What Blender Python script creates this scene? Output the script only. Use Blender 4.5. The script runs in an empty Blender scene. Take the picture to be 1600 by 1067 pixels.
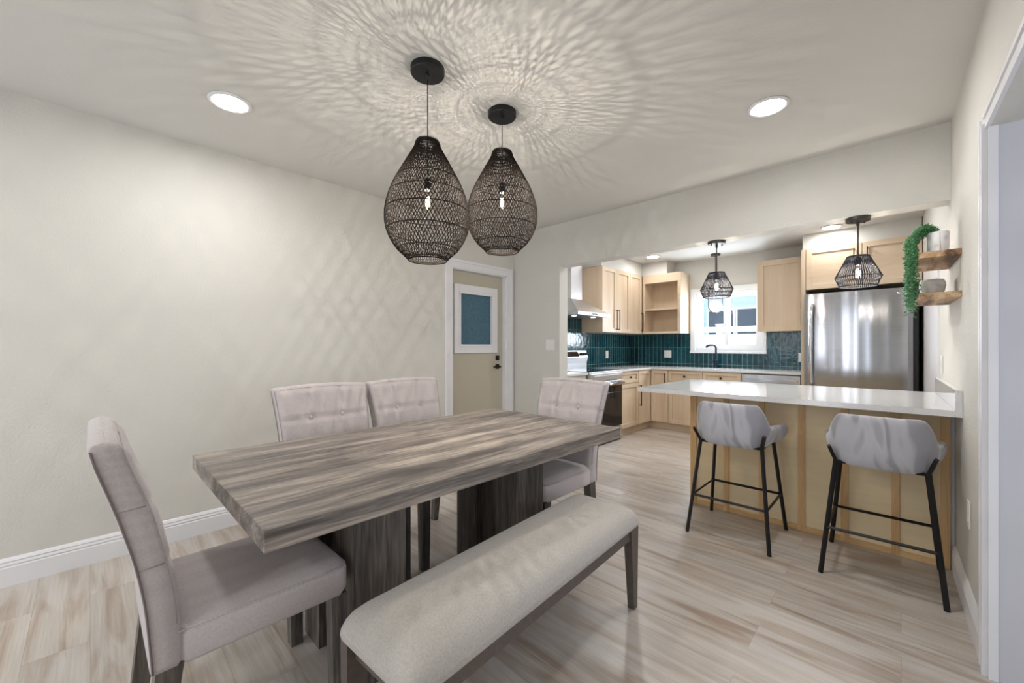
import bpy, bmesh, math, random
from mathutils import Vector, Matrix
random.seed(7)
PI = math.pi
SC = bpy.context.scene
COL = SC.collection

# ---------------------------------------------------------------- camera
cam = bpy.data.cameras.new('camera')
cam.sensor_width = 36.0
cam.lens = 633.0 / 1600 * 36
cam.shift_y = 0.0047
cam.clip_start = 0.03
camo = bpy.data.objects.new('camera', cam)
COL.objects.link(camo)
camo.location = (0, 0, 1.228)
camo.rotation_euler = (PI / 2, 0, math.radians(43.85))
SC.camera = camo

# ---------------------------------------------------------------- world and exposure
w = bpy.data.worlds.new('world'); SC.world = w; w.use_nodes = True
wn = w.node_tree
bg = wn.nodes['Background']
bg.inputs['Color'].default_value = (0.80, 0.90, 1.0, 1)
bg.inputs['Strength'].default_value = 1.9
SC.view_settings.view_transform = 'Standard'
SC.view_settings.look = 'None'
SC.view_settings.gamma = 1
SC.view_settings.exposure = 0.16
SC.view_settings.use_curve_mapping = False

def area(name, loc, rot, sx, sy, power, color):
    l = bpy.data.lights.new(name, 'AREA'); l.shape = 'RECTANGLE'; l.size = sx; l.size_y = sy
    l.energy = power; l.color = color
    o = bpy.data.objects.new(name, l); COL.objects.link(o); o.location = loc; o.rotation_euler = rot
    return o
# added unseen fill behind the camera; daylight at the kitchen window and unseen hall window
area('rear_fill', (-2.55, -2.70, 1.2), (PI / 2, 0, 0), 0.7, 2.0, 11, (0.92, 0.95, 1.0))
area('rear_fill', (-1.05, -2.70, 1.2), (PI / 2, 0, 0), 0.45, 2.0, 9, (0.92, 0.95, 1.0))
area('daylight_kitchen_window', (-1.86, 6.62, 1.62), (-PI / 2, 0, 0), 0.9, 0.8, 55, (0.88, 0.94, 1.0))
area('daylight_hall_window', (1.95, 1.2, 1.3), (0, PI / 2, 0), 1.2, 1.0, 6.5, (0.88, 0.90, 1.0))

CAN_EMIT = 165.0
CAN_COL = (1.0, 0.98, 0.955)
BULB_W = 30.0
BULB_COL = (1.0, 0.92, 0.82)

# ---------------------------------------------------------------- mesh builder
class MB:
    def __init__(s, M=None):
        s.bm = bmesh.new(); s.M = M or Matrix()
    def _m(s, vs, M=None):
        T = s.M @ M if M is not None else s.M
        for v in vs: v.co = T @ v.co
    def box(s, x0, x1, y0, y1, z0, z1, bev=0.0, seg=2, M=None):
        t = bmesh.new()
        bmesh.ops.create_cube(t, size=1)
        for v in t.verts:
            v.co = Vector(((x0 + x1) / 2 + v.co.x * (x1 - x0), (y0 + y1) / 2 + v.co.y * (y1 - y0), (z0 + z1) / 2 + v.co.z * (z1 - z0)))
        if bev > 0:
            bev = min(bev, 0.49 * min(abs(x1 - x0), abs(y1 - y0), abs(z1 - z0)))
            bmesh.ops.bevel(t, geom=t.edges[:] , offset=bev, segments=seg, affect='EDGES', profile=0.5)
        s.merge(t, M); return s
    def merge(s, t, M=None):
        T = s.M @ M if M is not None else s.M
        mp = {}
        for v in t.verts: mp[v] = s.bm.verts.new(T @ v.co)
        for f in t.faces:
            try:
                nf = s.bm.faces.new([mp[v] for v in f.verts]); nf.smooth = f.smooth
            except ValueError: pass
        t.free()
    def grid(s, rows, closed_u=False, cap=False, smooth=True, M=None):
        """rows: list of rings of points; quads between successive rings"""
        T = s.M @ M if M is not None else s.M
        vr = [[s.bm.verts.new(T @ Vector(p)) for p in r] for r in rows]
        n = len(rows[0])
        for a, b in zip(vr[:-1], vr[1:]):
            for i in range(n if closed_u else n - 1):
                j = (i + 1) % n
                f = s.bm.faces.new((a[i], a[j], b[j], b[i])); f.smooth = smooth
        if cap:
            s.bm.faces.new(list(reversed(vr[0]))); s.bm.faces.new(vr[-1])
        return s
    def lathe(s, prof, c=(0, 0, 0), n=24, cap=False, smooth=True, M=None):
        rows = [[(c[0] + r * math.cos(2 * PI * i / n), c[1] + r * math.sin(2 * PI * i / n), c[2] + z) for i in range(n)] for r, z in prof]
        return s.grid(rows, True, cap, smooth, M)
    def tube(s, pts, r, n=8, cap=True, closed=False, M=None, smooth=True):
        pts = [Vector(p) for p in pts]
        rs = r if isinstance(r, (list, tuple)) else [r] * len(pts)
        rows = []; N = len(pts); up = None
        for i, p in enumerate(pts):
            if closed: d = pts[(i + 1) % N] - pts[i - 1]
            else: d = pts[min(i + 1, N - 1)] - pts[max(i - 1, 0)]
            if d.length < 1e-9: d = Vector((0, 0, 1))
            d.normalize()
            if up is None:
                up = Vector((0, 0, 1)) if abs(d.z) < 0.9 else Vector((1, 0, 0))
            a = up - d * up.dot(d)
            if a.length < 1e-6: a = d.orthogonal()
            a.normalize(); up = a
            b = d.cross(a)
            rows.append([p + (a * math.cos(2 * PI * k / n) + b * math.sin(2 * PI * k / n)) * rs[i] for k in range(n)])
        if closed:
            rows.append(rows[0]); cap = False
        return s.grid(rows, True, cap, smooth, M)
    def bar(s, a, b, w, h=None, w2=None, h2=None, M=None):
        """square bar from a to b, section w x h (w along x, h along y for a vertical bar); w2,h2 at b"""
        h = h or w; w2 = w2 or w; h2 = h2 or h
        rows = [[(a[0] + i * w / 2, a[1] + j * h / 2, a[2]) for i, j in ((-1, -1), (1, -1), (1, 1), (-1, 1))],
                [(b[0] + i * w2 / 2, b[1] + j * h2 / 2, b[2]) for i, j in ((-1, -1), (1, -1), (1, 1), (-1, 1))]]
        return s.grid(rows, True, True, False, M)
    def prism(s, poly, axis, t0, t1, M=None):
        """poly in the two other axes, extruded along axis"""
        def P(a, b, t):
            return {'x': (t, a, b), 'y': (a, t, b), 'z': (a, b, t)}[axis]
        return s.grid([[P(a, b, t0) for a, b in poly], [P(a, b, t1) for a, b in poly]], True, True, False, M)
    def disc(s, c, r, n=24, M=None):
        T = s.M @ M if M is not None else s.M
        s.bm.faces.new([s.bm.verts.new(T @ Vector((c[0] + r * math.cos(2 * PI * i / n), c[1] + r * math.sin(2 * PI * i / n), c[2]))) for i in range(n)]); return s
    def build(s, name, mat, parent=None, world=True, mods=None, keepn=False):
        if not keepn: bmesh.ops.recalc_face_normals(s.bm, faces=s.bm.faces[:])
        me = bpy.data.meshes.new(name)
        if parent is not None and world:
            off = wloc(parent)
            for v in s.bm.verts: v.co -= off
        s.bm.to_mesh(me); s.bm.free()
        me.materials.append(mat)
        o = bpy.data.objects.new(name, me); COL.objects.link(o)
        if parent is not None: o.parent = parent
        return o

def wloc(o):
    v = Vector((0, 0, 0))
    while o is not None:
        v += Vector(o.location); o = o.parent
    return v

def tag(o, label=None, cat=None, group=None, kind=None):
    if label: o['label'] = label
    if cat: o['category'] = cat
    if group: o['group'] = group
    if kind: o['kind'] = kind
    return o
def thing(name, label, cat, loc=(0, 0, 0), rz=0, group=None, kind=None):
    o = bpy.data.objects.new(name, None); COL.objects.link(o); o.location = loc; o.rotation_euler = (0, 0, rz)
    o.empty_display_size = 0.1
    return tag(o, label, cat, group, kind)
def struct(o, label=None):
    o['kind'] = 'structure'
    if label: o['label'] = label
    return o
def subsurf(o, n=1):
    m = o.modifiers.new('s', 'SUBSURF'); m.levels = n; m.render_levels = n; return o
def dup(root, loc, rz=None, label=None):
    r = root.copy(); COL.objects.link(r); r.location = loc
    if rz is not None: r.rotation_euler = (0, 0, rz)
    if label: r['label'] = label
    kids = [o for o in COL.objects if o.parent == root]
    for ch in kids:
        c = ch.copy(); COL.objects.link(c); c.parent = r
        for g in [o for o in COL.objects if o.parent == ch]:
            d = g.copy(); COL.objects.link(d); d.parent = c
    return r

# ---------------------------------------------------------------- materials
def new(name):
    m = bpy.data.materials.new(name); m.use_nodes = True
    nt = m.node_tree; b = nt.nodes['Principled BSDF']
    return m, nt, b
def N(nt, t, **kw):
    n = nt.nodes.new(t)
    for k, v in kw.items():
        if k in n.inputs: n.inputs[k].default_value = v
        else: setattr(n, k, v)
    return n
def L(nt, a, b): nt.links.new(a, b)
def coord(nt, scale=(1, 1, 1), rot=(0, 0, 0)):
    tc = N(nt, 'ShaderNodeTexCoord'); mp = N(nt, 'ShaderNodeMapping')
    mp.inputs['Location'].default_value = (0.31, 0.17, 0.09); mp.inputs['Scale'].default_value = scale; mp.inputs['Rotation'].default_value = rot
    L(nt, tc.outputs['Object'], mp.inputs['Vector']); return mp.outputs['Vector']
def ramp(nt, fac, stops):
    r = N(nt, 'ShaderNodeValToRGB'); e = r.color_ramp.elements
    while len(e) < len(stops): e.new(0.5)
    for i, (p, c) in enumerate(stops):
        e[i].position = p; e[i].color = (*c, 1)
    L(nt, fac, r.inputs['Fac']); return r.outputs['Color']
def bump(nt, b, h, strength=0.2, dist=0.01):
    n = N(nt, 'ShaderNodeBump'); n.inputs['Strength'].default_value = strength; n.inputs['Distance'].default_value = dist
    L(nt, h, n.inputs['Height']); L(nt, n.outputs['Normal'], b.inputs['Normal']); return n
def plain(name, c, rough=0.5, metal=0.0, nscale=None, nstr=0.1, ndist=0.002, spec=None, var=0.0):
    m, nt, b = new(name)
    b.inputs['Base Color'].default_value = (*c, 1); b.inputs['Roughness'].default_value = rough; b.inputs['Metallic'].default_value = metal
    if spec is not None: b.inputs['Specular IOR Level'].default_value = spec
    no = N(nt, 'ShaderNodeTexNoise'); no.inputs['Scale'].default_value = nscale or 40; no.inputs['Detail'].default_value = 3
    L(nt, coord(nt), no.inputs['Vector'])
    if nscale: bump(nt, b, no.outputs['Fac'], nstr, ndist)
    if var:
        L(nt, ramp(nt, no.outputs['Fac'], [(0.3, tuple(x * (1 - var) for x in c)), (0.7, tuple(min(1, x * (1 + var)) for x in c))]), b.inputs['Base Color'])
    return m
def emis(name, c, s):
    m, nt, b = new(name); b.inputs['Base Color'].default_value = (*c, 1)
    b.inputs['Emission Color'].default_value = (*c, 1); b.inputs['Emission Strength'].default_value = s; return m

def wood(name, stops, grain='z', scale=1.0, rough=0.5, streak=14.0, bstr=0.1, rings=0.0, fine=0.25):
    """grain runs along the given axis in object space"""
    m, nt, b = new(name)
    st = {'x': (0.10, 1, 1), 'y': (1, 0.10, 1), 'z': (1, 1, 0.06)}[grain]
    v = coord(nt, tuple(q * scale for q in st))
    n1 = N(nt, 'ShaderNodeTexNoise'); n1.inputs['Scale'].default_value = streak; n1.inputs['Detail'].default_value = 6; n1.inputs['Distortion'].default_value = 0.6
    L(nt, v, n1.inputs['Vector'])
    n2 = N(nt, 'ShaderNodeTexNoise'); n2.inputs['Scale'].default_value = streak * 12; n2.inputs['Detail'].default_value = 4
    L(nt, v, n2.inputs['Vector'])
    mx = N(nt, 'ShaderNodeMix'); mx.data_type = 'FLOAT'; mx.inputs[0].default_value = fine
    L(nt, n1.outputs['Fac'], mx.inputs[2]); L(nt, n2.outputs['Fac'], mx.inputs[3])
    L(nt, ramp(nt, mx.outputs[0], stops), b.inputs['Base Color'])
    b.inputs['Roughness'].default_value = rough
    if bstr: bump(nt, b, n2.outputs['Fac'], bstr, 0.002)
    return m

def fabric(name, c, dark=0.8, scale=900, rough=0.95, stripe=False):
    m, nt, b = new(name)
    v = coord(nt)
    w1 = N(nt, 'ShaderNodeTexWave'); w1.inputs['Scale'].default_value = scale / 6; w1.bands_direction = 'X' if not stripe else 'Y'; w1.inputs['Distortion'].default_value = 1.0
    w2 = N(nt, 'ShaderNodeTexWave'); w2.inputs['Scale'].default_value = scale / 6; w2.bands_direction = 'Z' if not stripe else 'X'; w2.inputs['Distortion'].default_value = 1.0
    no = N(nt, 'ShaderNodeTexNoise'); no.inputs['Scale'].default_value = 160; no.inputs['Detail'].default_value = 4
    for q in (w1, w2, no): L(nt, v, q.inputs['Vector'])
    a = N(nt, 'ShaderNodeMath', operation='ADD'); L(nt, w1.outputs['Fac'], a.inputs[0]); L(nt, w2.outputs['Fac'], a.inputs[1])
    a2 = N(nt, 'ShaderNodeMath', operation='MULTIPLY_ADD'); L(nt, a.outputs[0], a2.inputs[0]); a2.inputs[1].default_value = 0.2; L(nt, no.outputs['Fac'], a2.inputs[2])
    L(nt, ramp(nt, a2.outputs[0], [(0.35, tuple(x * dark for x in c)), (0.95, c)]), b.inputs['Base Color'])
    b.inputs['Roughness'].default_value = rough; b.inputs['Sheen Weight'].default_value = 0.25; b.inputs['Specular IOR Level'].default_value = 0.2
    bump(nt, b, a2.outputs[0], 0.25, 0.001)
    return m

M_wall = plain('wall_paint', (0.66, 0.645, 0.605), 0.75, nscale=95, nstr=0.6, ndist=0.005)
M_ceil = plain('ceiling_paint', (0.68, 0.67, 0.645), 0.8, nscale=90, nstr=0.25, ndist=0.004)
M_hall = plain('hall_cool_tint', (0.58, 0.58, 0.62), 0.7, nscale=80, nstr=0.1)  # cool daylight tint put into the hall wall colour
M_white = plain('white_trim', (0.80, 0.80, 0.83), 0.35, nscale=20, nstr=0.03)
M_vinyl = plain('white_vinyl', (0.85, 0.87, 0.90), 0.4, nscale=20, nstr=0.03)
M_plate = plain('white_plastic', (0.82, 0.82, 0.80), 0.35)
M_black = plain('black_metal', (0.012, 0.012, 0.013), 0.42, 0.3, nscale=300, nstr=0.05, ndist=0.0005)
M_blackpull = plain('black_pull', (0.015, 0.015, 0.016), 0.4, 0.4)
M_bronze = plain('dark_bronze', (0.06, 0.052, 0.045), 0.45, 0.6)
M_rattan = plain('black_rattan', (0.012, 0.0075, 0.0055), 0.75, nscale=400, nstr=0.3, ndist=0.0005, spec=0.2, var=0.4)
M_rope = plain('black_rope', (0.012, 0.013, 0.022), 0.7, nscale=400, nstr=0.3, ndist=0.0005)
M_doorpaint = plain('beige_door_paint', (0.50, 0.465, 0.375), 0.5, nscale=60, nstr=0.08)
M_darkglass = None
M_ss = None

def steel(name, c=(0.62, 0.62, 0.64), rough=0.22, wavy=True):
    m, nt, b = new(name)
    b.inputs['Metallic'].default_value = 1.0; b.inputs['Roughness'].default_value = rough
    n1 = N(nt, 'ShaderNodeTexNoise'); n1.inputs['Scale'].default_value = 4.5; n1.inputs['Detail'].default_value = 1.0
    L(nt, coord(nt, (1, 1, 0.04)), n1.inputs['Vector'])
    n2 = N(nt, 'ShaderNodeTexNoise'); n2.inputs['Scale'].default_value = 200.0
    L(nt, coord(nt, (0.02, 0.02, 1)), n2.inputs['Vector'])
    L(nt, ramp(nt, n2.outputs['Fac'], [(0.3, tuple(x * 0.92 for x in c)), (0.7, c)]), b.inputs['Base Color'])
    if wavy: bump(nt, b, n1.outputs['Fac'], 0.28, 0.05)
    return m
M_steel = steel('brushed_steel')
M_steelflat = steel('steel_plain', (0.70, 0.70, 0.72), 0.35, False)
M_fridge = steel('fridge_steel', (0.40, 0.40, 0.42), 0.15)
M_chrome = plain('chrome', (0.75, 0.75, 0.77), 0.12, 1.0)
M_blackglass = plain('black_glass', (0.008, 0.008, 0.009), 0.06)
M_cooktop = plain('cooktop_glass', (0.01, 0.02, 0.03), 0.05)
M_navy = plain('navy_metal', (0.015, 0.025, 0.05), 0.3, 0.5)

def quartz():
    m, nt, b = new('white_quartz')
    n1 = N(nt, 'ShaderNodeTexNoise'); n1.inputs['Scale'].default_value = 350; n1.inputs['Detail'].default_value = 2
    L(nt, coord(nt), n1.inputs['Vector'])
    L(nt, ramp(nt, n1.outputs['Fac'], [(0.30, (0.50, 0.50, 0.51)), (0.42, (0.74, 0.74, 0.75)), (0.62, (0.76, 0.76, 0.77)), (0.75, (0.84, 0.84, 0.85))]), b.inputs['Base Color'])
    b.inputs['Roughness'].default_value = 0.09
    return m
M_quartz = quartz()

def tiles():
    m, nt, b = new('teal_tile')
    tc = N(nt, 'ShaderNodeTexCoord'); sp = N(nt, 'ShaderNodeSeparateXYZ'); L(nt, tc.outputs['Object'], sp.inputs[0])
    ad = N(nt, 'ShaderNodeMath', operation='ADD'); L(nt, sp.outputs['X'], ad.inputs[0]); L(nt, sp.outputs['Y'], ad.inputs[1])
    zz = N(nt, 'ShaderNodeMath', operation='ADD'); L(nt, sp.outputs['Z'], zz.inputs[0]); zz.inputs[1].default_value = 0.04 + 0.25
    cb = N(nt, 'ShaderNodeCombineXYZ'); L(nt, ad.outputs[0], cb.inputs['X']); L(nt, zz.outputs[0], cb.inputs['Y'])
    br = N(nt, 'ShaderNodeTexBrick'); br.offset = 0.0; br.squash = 1.0
    br.inputs['Scale'].default_value = 1.0; br.inputs['Brick Width'].default_value = 0.0655; br.inputs['Row Height'].default_value = 0.25
    br.inputs['Mortar Size'].default_value = 0.0022; br.inputs['Mortar Smooth'].default_value = 0.3; br.inputs['Bias'].default_value = 0
    br.inputs['Color1'].default_value = (0.002, 0.028, 0.042, 1); br.inputs['Color2'].default_value = (0.008, 0.070, 0.088, 1); br.inputs['Mortar'].default_value = (0.22, 0.40, 0.42, 1)
    L(nt, cb.outputs[0], br.inputs['Vector'])
    no = N(nt, 'ShaderNodeTexNoise'); no.inputs['Scale'].default_value = 18; no.inputs['Detail'].default_value = 3
    L(nt, cb.outputs[0], no.inputs['Vector'])
    mx = N(nt, 'ShaderNodeMix'); mx.data_type = 'RGBA'; mx.blend_type = 'OVERLAY'; mx.inputs[0].default_value = 0.5
    L(nt, br.outputs['Color'], mx.inputs[6]); L(nt, ramp(nt, no.outputs['Fac'], [(0.3, (0.25, 0.25, 0.25)), (0.7, (0.75, 0.75, 0.75))]), mx.inputs[7])
    L(nt, mx.outputs[2], b.inputs['Base Color'])
    rr = ramp(nt, br.outputs['Fac'], [(0, (0.12,) * 3), (1, (0.8,) * 3)]); L(nt, rr, b.inputs['Roughness'])
    iv = N(nt, 'ShaderNodeMath', operation='MULTIPLY_ADD'); L(nt, br.outputs['Fac'], iv.inputs[0]); iv.inputs[1].default_value = -0.4; L(nt, no.outputs['Fac'], iv.inputs[2])
    bump(nt, b, iv.outputs[0], 0.35, 0.008)
    return m
M_tile = tiles()

def floormat():
    m, nt, b = new('plank_floor')
    tc = N(nt, 'ShaderNodeTexCoord')
    br = N(nt, 'ShaderNodeTexBrick'); br.offset = 0.37; br.offset_frequency = 2; br.squash = 1
    br.inputs['Scale'].default_value = 1; br.inputs['Brick Width'].default_value = 1.22; br.inputs['Row Height'].default_value = 0.185
    br.inputs['Mortar Size'].default_value = 0.0008; br.inputs['Mortar Smooth'].default_value = 0; br.inputs['Bias'].default_value = 0
    br.inputs['Color1'].default_value = (0, 0, 0, 1); br.inputs['Color2'].default_value = (1, 1, 1, 1); br.inputs['Mortar'].default_value = (0.5, 0.5, 0.5, 1)
    L(nt, tc.outputs['Object'], br.inputs['Vector'])
    # per plank random pushes the grain lookup aside
    off = N(nt, 'ShaderNodeVectorMath', operation='MULTIPLY_ADD')
    L(nt, br.outputs['Color'], off.inputs[0]); off.inputs[1].default_value = (7, 13, 5); L(nt, tc.outputs['Object'], off.inputs[2])
    mp = N(nt, 'ShaderNodeMapping'); mp.inputs['Scale'].default_value = (0.55, 5.0, 1); L(nt, off.outputs[0], mp.inputs['Vector'])
    n1 = N(nt, 'ShaderNodeTexNoise'); n1.inputs['Scale'].default_value = 2.2; n1.inputs['Detail'].default_value = 5; n1.inputs['Distortion'].default_value = 1.2
    L(nt, mp.outputs[0], n1.inputs['Vector'])
    mp2 = N(nt, 'ShaderNodeMapping'); mp2.inputs['Scale'].default_value = (1.2, 40.0, 1); L(nt, off.outputs[0], mp2.inputs['Vector'])
    n2 = N(nt, 'ShaderNodeTexNoise'); n2.inputs['Scale'].default_value = 3; n2.inputs['Detail'].default_value = 6; n2.inputs['Distortion'].default_value = 0.4
    L(nt, mp2.outputs[0], n2.inputs['Vector'])
    base = ramp(nt, n1.outputs['Fac'], [(0.30, (0.37, 0.29, 0.23)), (0.42, (0.49, 0.42, 0.36)), (0.54, (0.575, 0.53, 0.485)), (0.75, (0.62, 0.585, 0.55))])
    fine = ramp(nt, n2.outputs['Fac'], [(0.3, (0.44, 0.43, 0.42)), (0.62, (0.56, 0.56, 0.56))])
    mx = N(nt, 'ShaderNodeMix'); mx.data_type = 'RGBA'; mx.blend_type = 'OVERLAY'; mx.inputs[0].default_value = 0.7
    L(nt, base, mx.inputs[6]); L(nt, fine, mx.inputs[7])
    tone = ramp(nt, br.outputs['Color'], [(0, (0.86, 0.855, 0.85)), (1, (0.96, 0.945, 0.93))])
    m2 = N(nt, 'ShaderNodeMix'); m2.data_type = 'RGBA'; m2.blend_type = 'MULTIPLY'; m2.inputs[0].default_value = 1
    L(nt, mx.outputs[2], m2.inputs[6]); L(nt, tone, m2.inputs[7])
    m3 = N(nt, 'ShaderNodeMix'); m3.data_type = 'RGBA'; m3.blend_type = 'MIX'
    L(nt, br.outputs['Fac'], m3.inputs[0]); L(nt, m2.outputs[2], m3.inputs[6]); m3.inputs[7].default_value = (0.36, 0.30, 0.25, 1)
    L(nt, m3.outputs[2], b.inputs['Base Color'])
    b.inputs['Roughness'].default_value = 0.30
    bump(nt, b, n2.outputs['Fac'], 0.06, 0.002)
    return m
M_floor = floormat()

def tablewood(name='grey_table_wood', across='X', dark=1.0, along=0.075, scale=1.0, fine=0.38):
    """broad soft bands running lengthwise, fine scratched grain"""
    m, nt, b = new(name)
    sc = {'X': (1, along, 1.2), 'Z': (1, 1, 0.07)}[across]
    v = coord(nt, tuple(q * scale for q in sc))
    n1 = N(nt, 'ShaderNodeTexNoise'); n1.inputs['Scale'].default_value = 11; n1.inputs['Detail'].default_value = 3; n1.inputs['Distortion'].default_value = 0.35
    n2 = N(nt, 'ShaderNodeTexNoise'); n2.inputs['Scale'].default_value = 90; n2.inputs['Detail'].default_value = 6; n2.inputs['Distortion'].default_value = 0.5
    n3 = N(nt, 'ShaderNodeTexNoise'); n3.inputs['Scale'].default_value = 4.2; n3.inputs['Detail'].default_value = 2
    for q in (n1, n2, n3): L(nt, v, q.inputs['Vector'])
    a = N(nt, 'ShaderNodeMix'); a.data_type = 'FLOAT'; a.inputs[0].default_value = fine; L(nt, n1.outputs['Fac'], a.inputs[2]); L(nt, n2.outputs['Fac'], a.inputs[3])
    k = dark
    cool = ramp(nt, a.outputs[0], [(0.36, (0.075 * k, 0.07 * k, 0.068 * k)), (0.46, (0.16 * k, 0.15 * k, 0.145 * k)), (0.54, (0.31 * k, 0.28 * k, 0.255 * k)), (0.63, (0.50 * k, 0.46 * k, 0.42 * k))])
    warm = ramp(nt, a.outputs[0], [(0.36, (0.10 * k, 0.078 * k, 0.068 * k)), (0.5, (0.25 * k, 0.205 * k, 0.17 * k)), (0.65, (0.46 * k, 0.385 * k, 0.315 * k))])
    mx = N(nt, 'ShaderNodeMix'); mx.data_type = 'RGBA'; L(nt, n3.outputs['Fac'], mx.inputs[0]); L(nt, cool, mx.inputs[6]); L(nt, warm, mx.inputs[7])
    L(nt, mx.outputs[2], b.inputs['Base Color'])
    b.inputs['Roughness'].default_value = 0.42
    bump(nt, b, n2.outputs['Fac'], 0.25, 0.002)
    return m
M_table = tablewood()
M_pedestal = tablewood('dark_pedestal_wood', 'Z', 0.42, scale=0.9, fine=0.52)
M_chairleg = tablewood('chair_leg_wood', 'Z', 0.40, scale=1.5)
M_benchleg = plain('bench_wood', (0.115, 0.092, 0.080), 0.5, nscale=60, nstr=0.15, var=0.12)
M_chairfab = fabric('mauve_linen', (0.585, 0.53, 0.53))
M_chairfab2 = M_chairfab
M_benchfab = fabric('bench_weave', (0.55, 0.515, 0.475), dark=0.72, scale=1100, stripe=True)
M_piping = plain('seam_cord', (0.22, 0.18, 0.185), 0.8)
M_seam = plain('seam_thread', (0.38, 0.335, 0.33), 0.9)

def velvet():
    m, nt, b = new('grey_velvet')
    n1 = N(nt, 'ShaderNodeTexNoise'); n1.inputs['Scale'].default_value = 3.2; n1.inputs['Detail'].default_value = 1.5; n1.inputs['Distortion'].default_value = 0.8
    L(nt, coord(nt, (3.2, 2, 0.8)), n1.inputs['Vector'])
    L(nt, ramp(nt, n1.outputs['Fac'], [(0.44, (0.34, 0.34, 0.38)), (0.49, (0.50, 0.50, 0.55)), (0.56, (0.54, 0.54, 0.59)), (0.62, (0.42, 0.42, 0.46))]), b.inputs['Base Color'])
    b.inputs['Roughness'].default_value = 0.85; b.inputs['Sheen Weight'].default_value = 0.6; b.inputs['Sheen Roughness'].default_value = 0.4; b.inputs['Specular IOR Level'].default_value = 0.15
    return m
M_velvet = velvet()

MAPLE = [(0.30, (0.56, 0.42, 0.285)), (0.5, (0.65, 0.51, 0.365)), (0.7, (0.71, 0.575, 0.43))]
M_mapleZ = wood('maple_vertical', MAPLE, 'z', 1, 0.42, 5.0, 0.05)
M_mapleX = wood('maple_across', MAPLE, 'x', 1, 0.42, 5.0, 0.05)
PLY = [(0.30, (0.68, 0.53, 0.31)), (0.5, (0.77, 0.62, 0.39)), (0.7, (0.83, 0.69, 0.47))]
M_ply = wood('birch_ply', PLY, 'x', 1, 0.5, 3.0, 0.05)
PINE = [(0.30, (0.48, 0.28, 0.12)), (0.48, (0.68, 0.44, 0.21)), (0.7, (0.75, 0.52, 0.28))]
M_pineZ = wood('pine_batten_vertical', PINE, 'z', 1, 0.45, 16.0, 0.05)
M_pineX = wood('pine_strip_across', PINE, 'x', 1, 0.45, 16.0, 0.05)
RUST = [(0.38, (0.09, 0.045, 0.02)), (0.46, (0.26, 0.14, 0.07)), (0.54, (0.46, 0.29, 0.16)), (0.64, (0.62, 0.45, 0.29))]
M_shelf = wood('rustic_shelf_wood', RUST, 'y', 1, 0.55, 16.0, 0.2)
M_cabwhite = plain('cream_cabinet_front', (0.62, 0.60, 0.54), 0.5)  # even cream, paler than the maple fronts

def potmat():
    m, nt, b = new('whitewashed_pot')
    n1 = N(nt, 'ShaderNodeTexNoise'); n1.inputs['Scale'].default_value = 28; n1.inputs['Detail'].default_value = 5
    L(nt, coord(nt), n1.inputs['Vector'])
    L(nt, ramp(nt, n1.outputs['Fac'], [(0.32, (0.66, 0.65, 0.67)), (0.5, (0.86, 0.85, 0.87)), (0.7, (0.92, 0.91, 0.93))]), b.inputs['Base Color'])
    b.inputs['Roughness'].default_value = 0.85; bump(nt, b, n1.outputs['Fac'], 0.45, 0.006)
    return m
M_pot = potmat()
M_leaf = plain('succulent_green', (0.09, 0.28, 0.12), 0.5, nscale=90, nstr=0.1, var=0.6)
M_soil = plain('potting_soil', (0.05, 0.035, 0.025), 0.9, nscale=200, nstr=0.5)
M_filament = emis('filament', (1.0, 0.72, 0.38), 90)
M_filwhite = emis('filament_cool', (1.0, 0.93, 0.85), 60)
M_candisc = emis('can_diffuser', CAN_COL, CAN_EMIT)
M_candim = emis('can_diffuser_dim', CAN_COL, 75)
M_globe = emis('opal_globe', (1.0, 0.97, 0.92), 1.3)
M_hoodlamp = emis('hood_lamp', (0.9, 0.95, 1.0), 8)

def clear(name, tint=(1, 1, 1), gl=0.08, rough=0.02):
    m, nt, b = new(name)
    t = N(nt, 'ShaderNodeBsdfTransparent'); t.inputs['Color'].default_value = (*tint, 1)
    g = N(nt, 'ShaderNodeBsdfGlossy'); g.inputs['Roughness'].default_value = rough
    mx = N(nt, 'ShaderNodeMixShader'); mx.inputs[0].default_value = gl
    L(nt, t.outputs[0], mx.inputs[1]); L(nt, g.outputs[0], mx.inputs[2]); L(nt, mx.outputs[0], nt.nodes['Material Output'].inputs['Surface'])
    return m
M_bulbglass = clear('bulb_glass', (1, 0.97, 0.92), 0.06)
M_winglass = clear('window_glass', (0.96, 0.98, 1.0), 0.06)
def doorglass():
    m, nt, b = new('obscure_blue_glass')
    b.inputs['Roughness'].default_value = 0.18
    n1 = N(nt, 'ShaderNodeTexNoise'); n1.inputs['Scale'].default_value = 45; n1.inputs['Detail'].default_value = 2; n1.inputs['Distortion'].default_value = 1.5
    L(nt, coord(nt), n1.inputs['Vector'])
    L(nt, ramp(nt, n1.outputs['Fac'], [(0.3, (0.045, 0.115, 0.17)), (0.7, (0.075, 0.17, 0.23))]), b.inputs['Base Color'])
    bump(nt, b, n1.outputs['Fac'], 0.35, 0.004)
    return m
M_doorglass = doorglass()
M_houseblue = plain('pale_blue_siding', (0.62, 0.74, 0.86), 0.7)
M_fence = plain('fence_vinyl', (0.90, 0.92, 0.94), 0.4)
M_housewin = plain('house_window_dark', (0.04, 0.07, 0.11), 0.1)
M_ground = plain('yard_ground', (0.45, 0.44, 0.40), 0.9, nscale=20, nstr=0.3)

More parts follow.
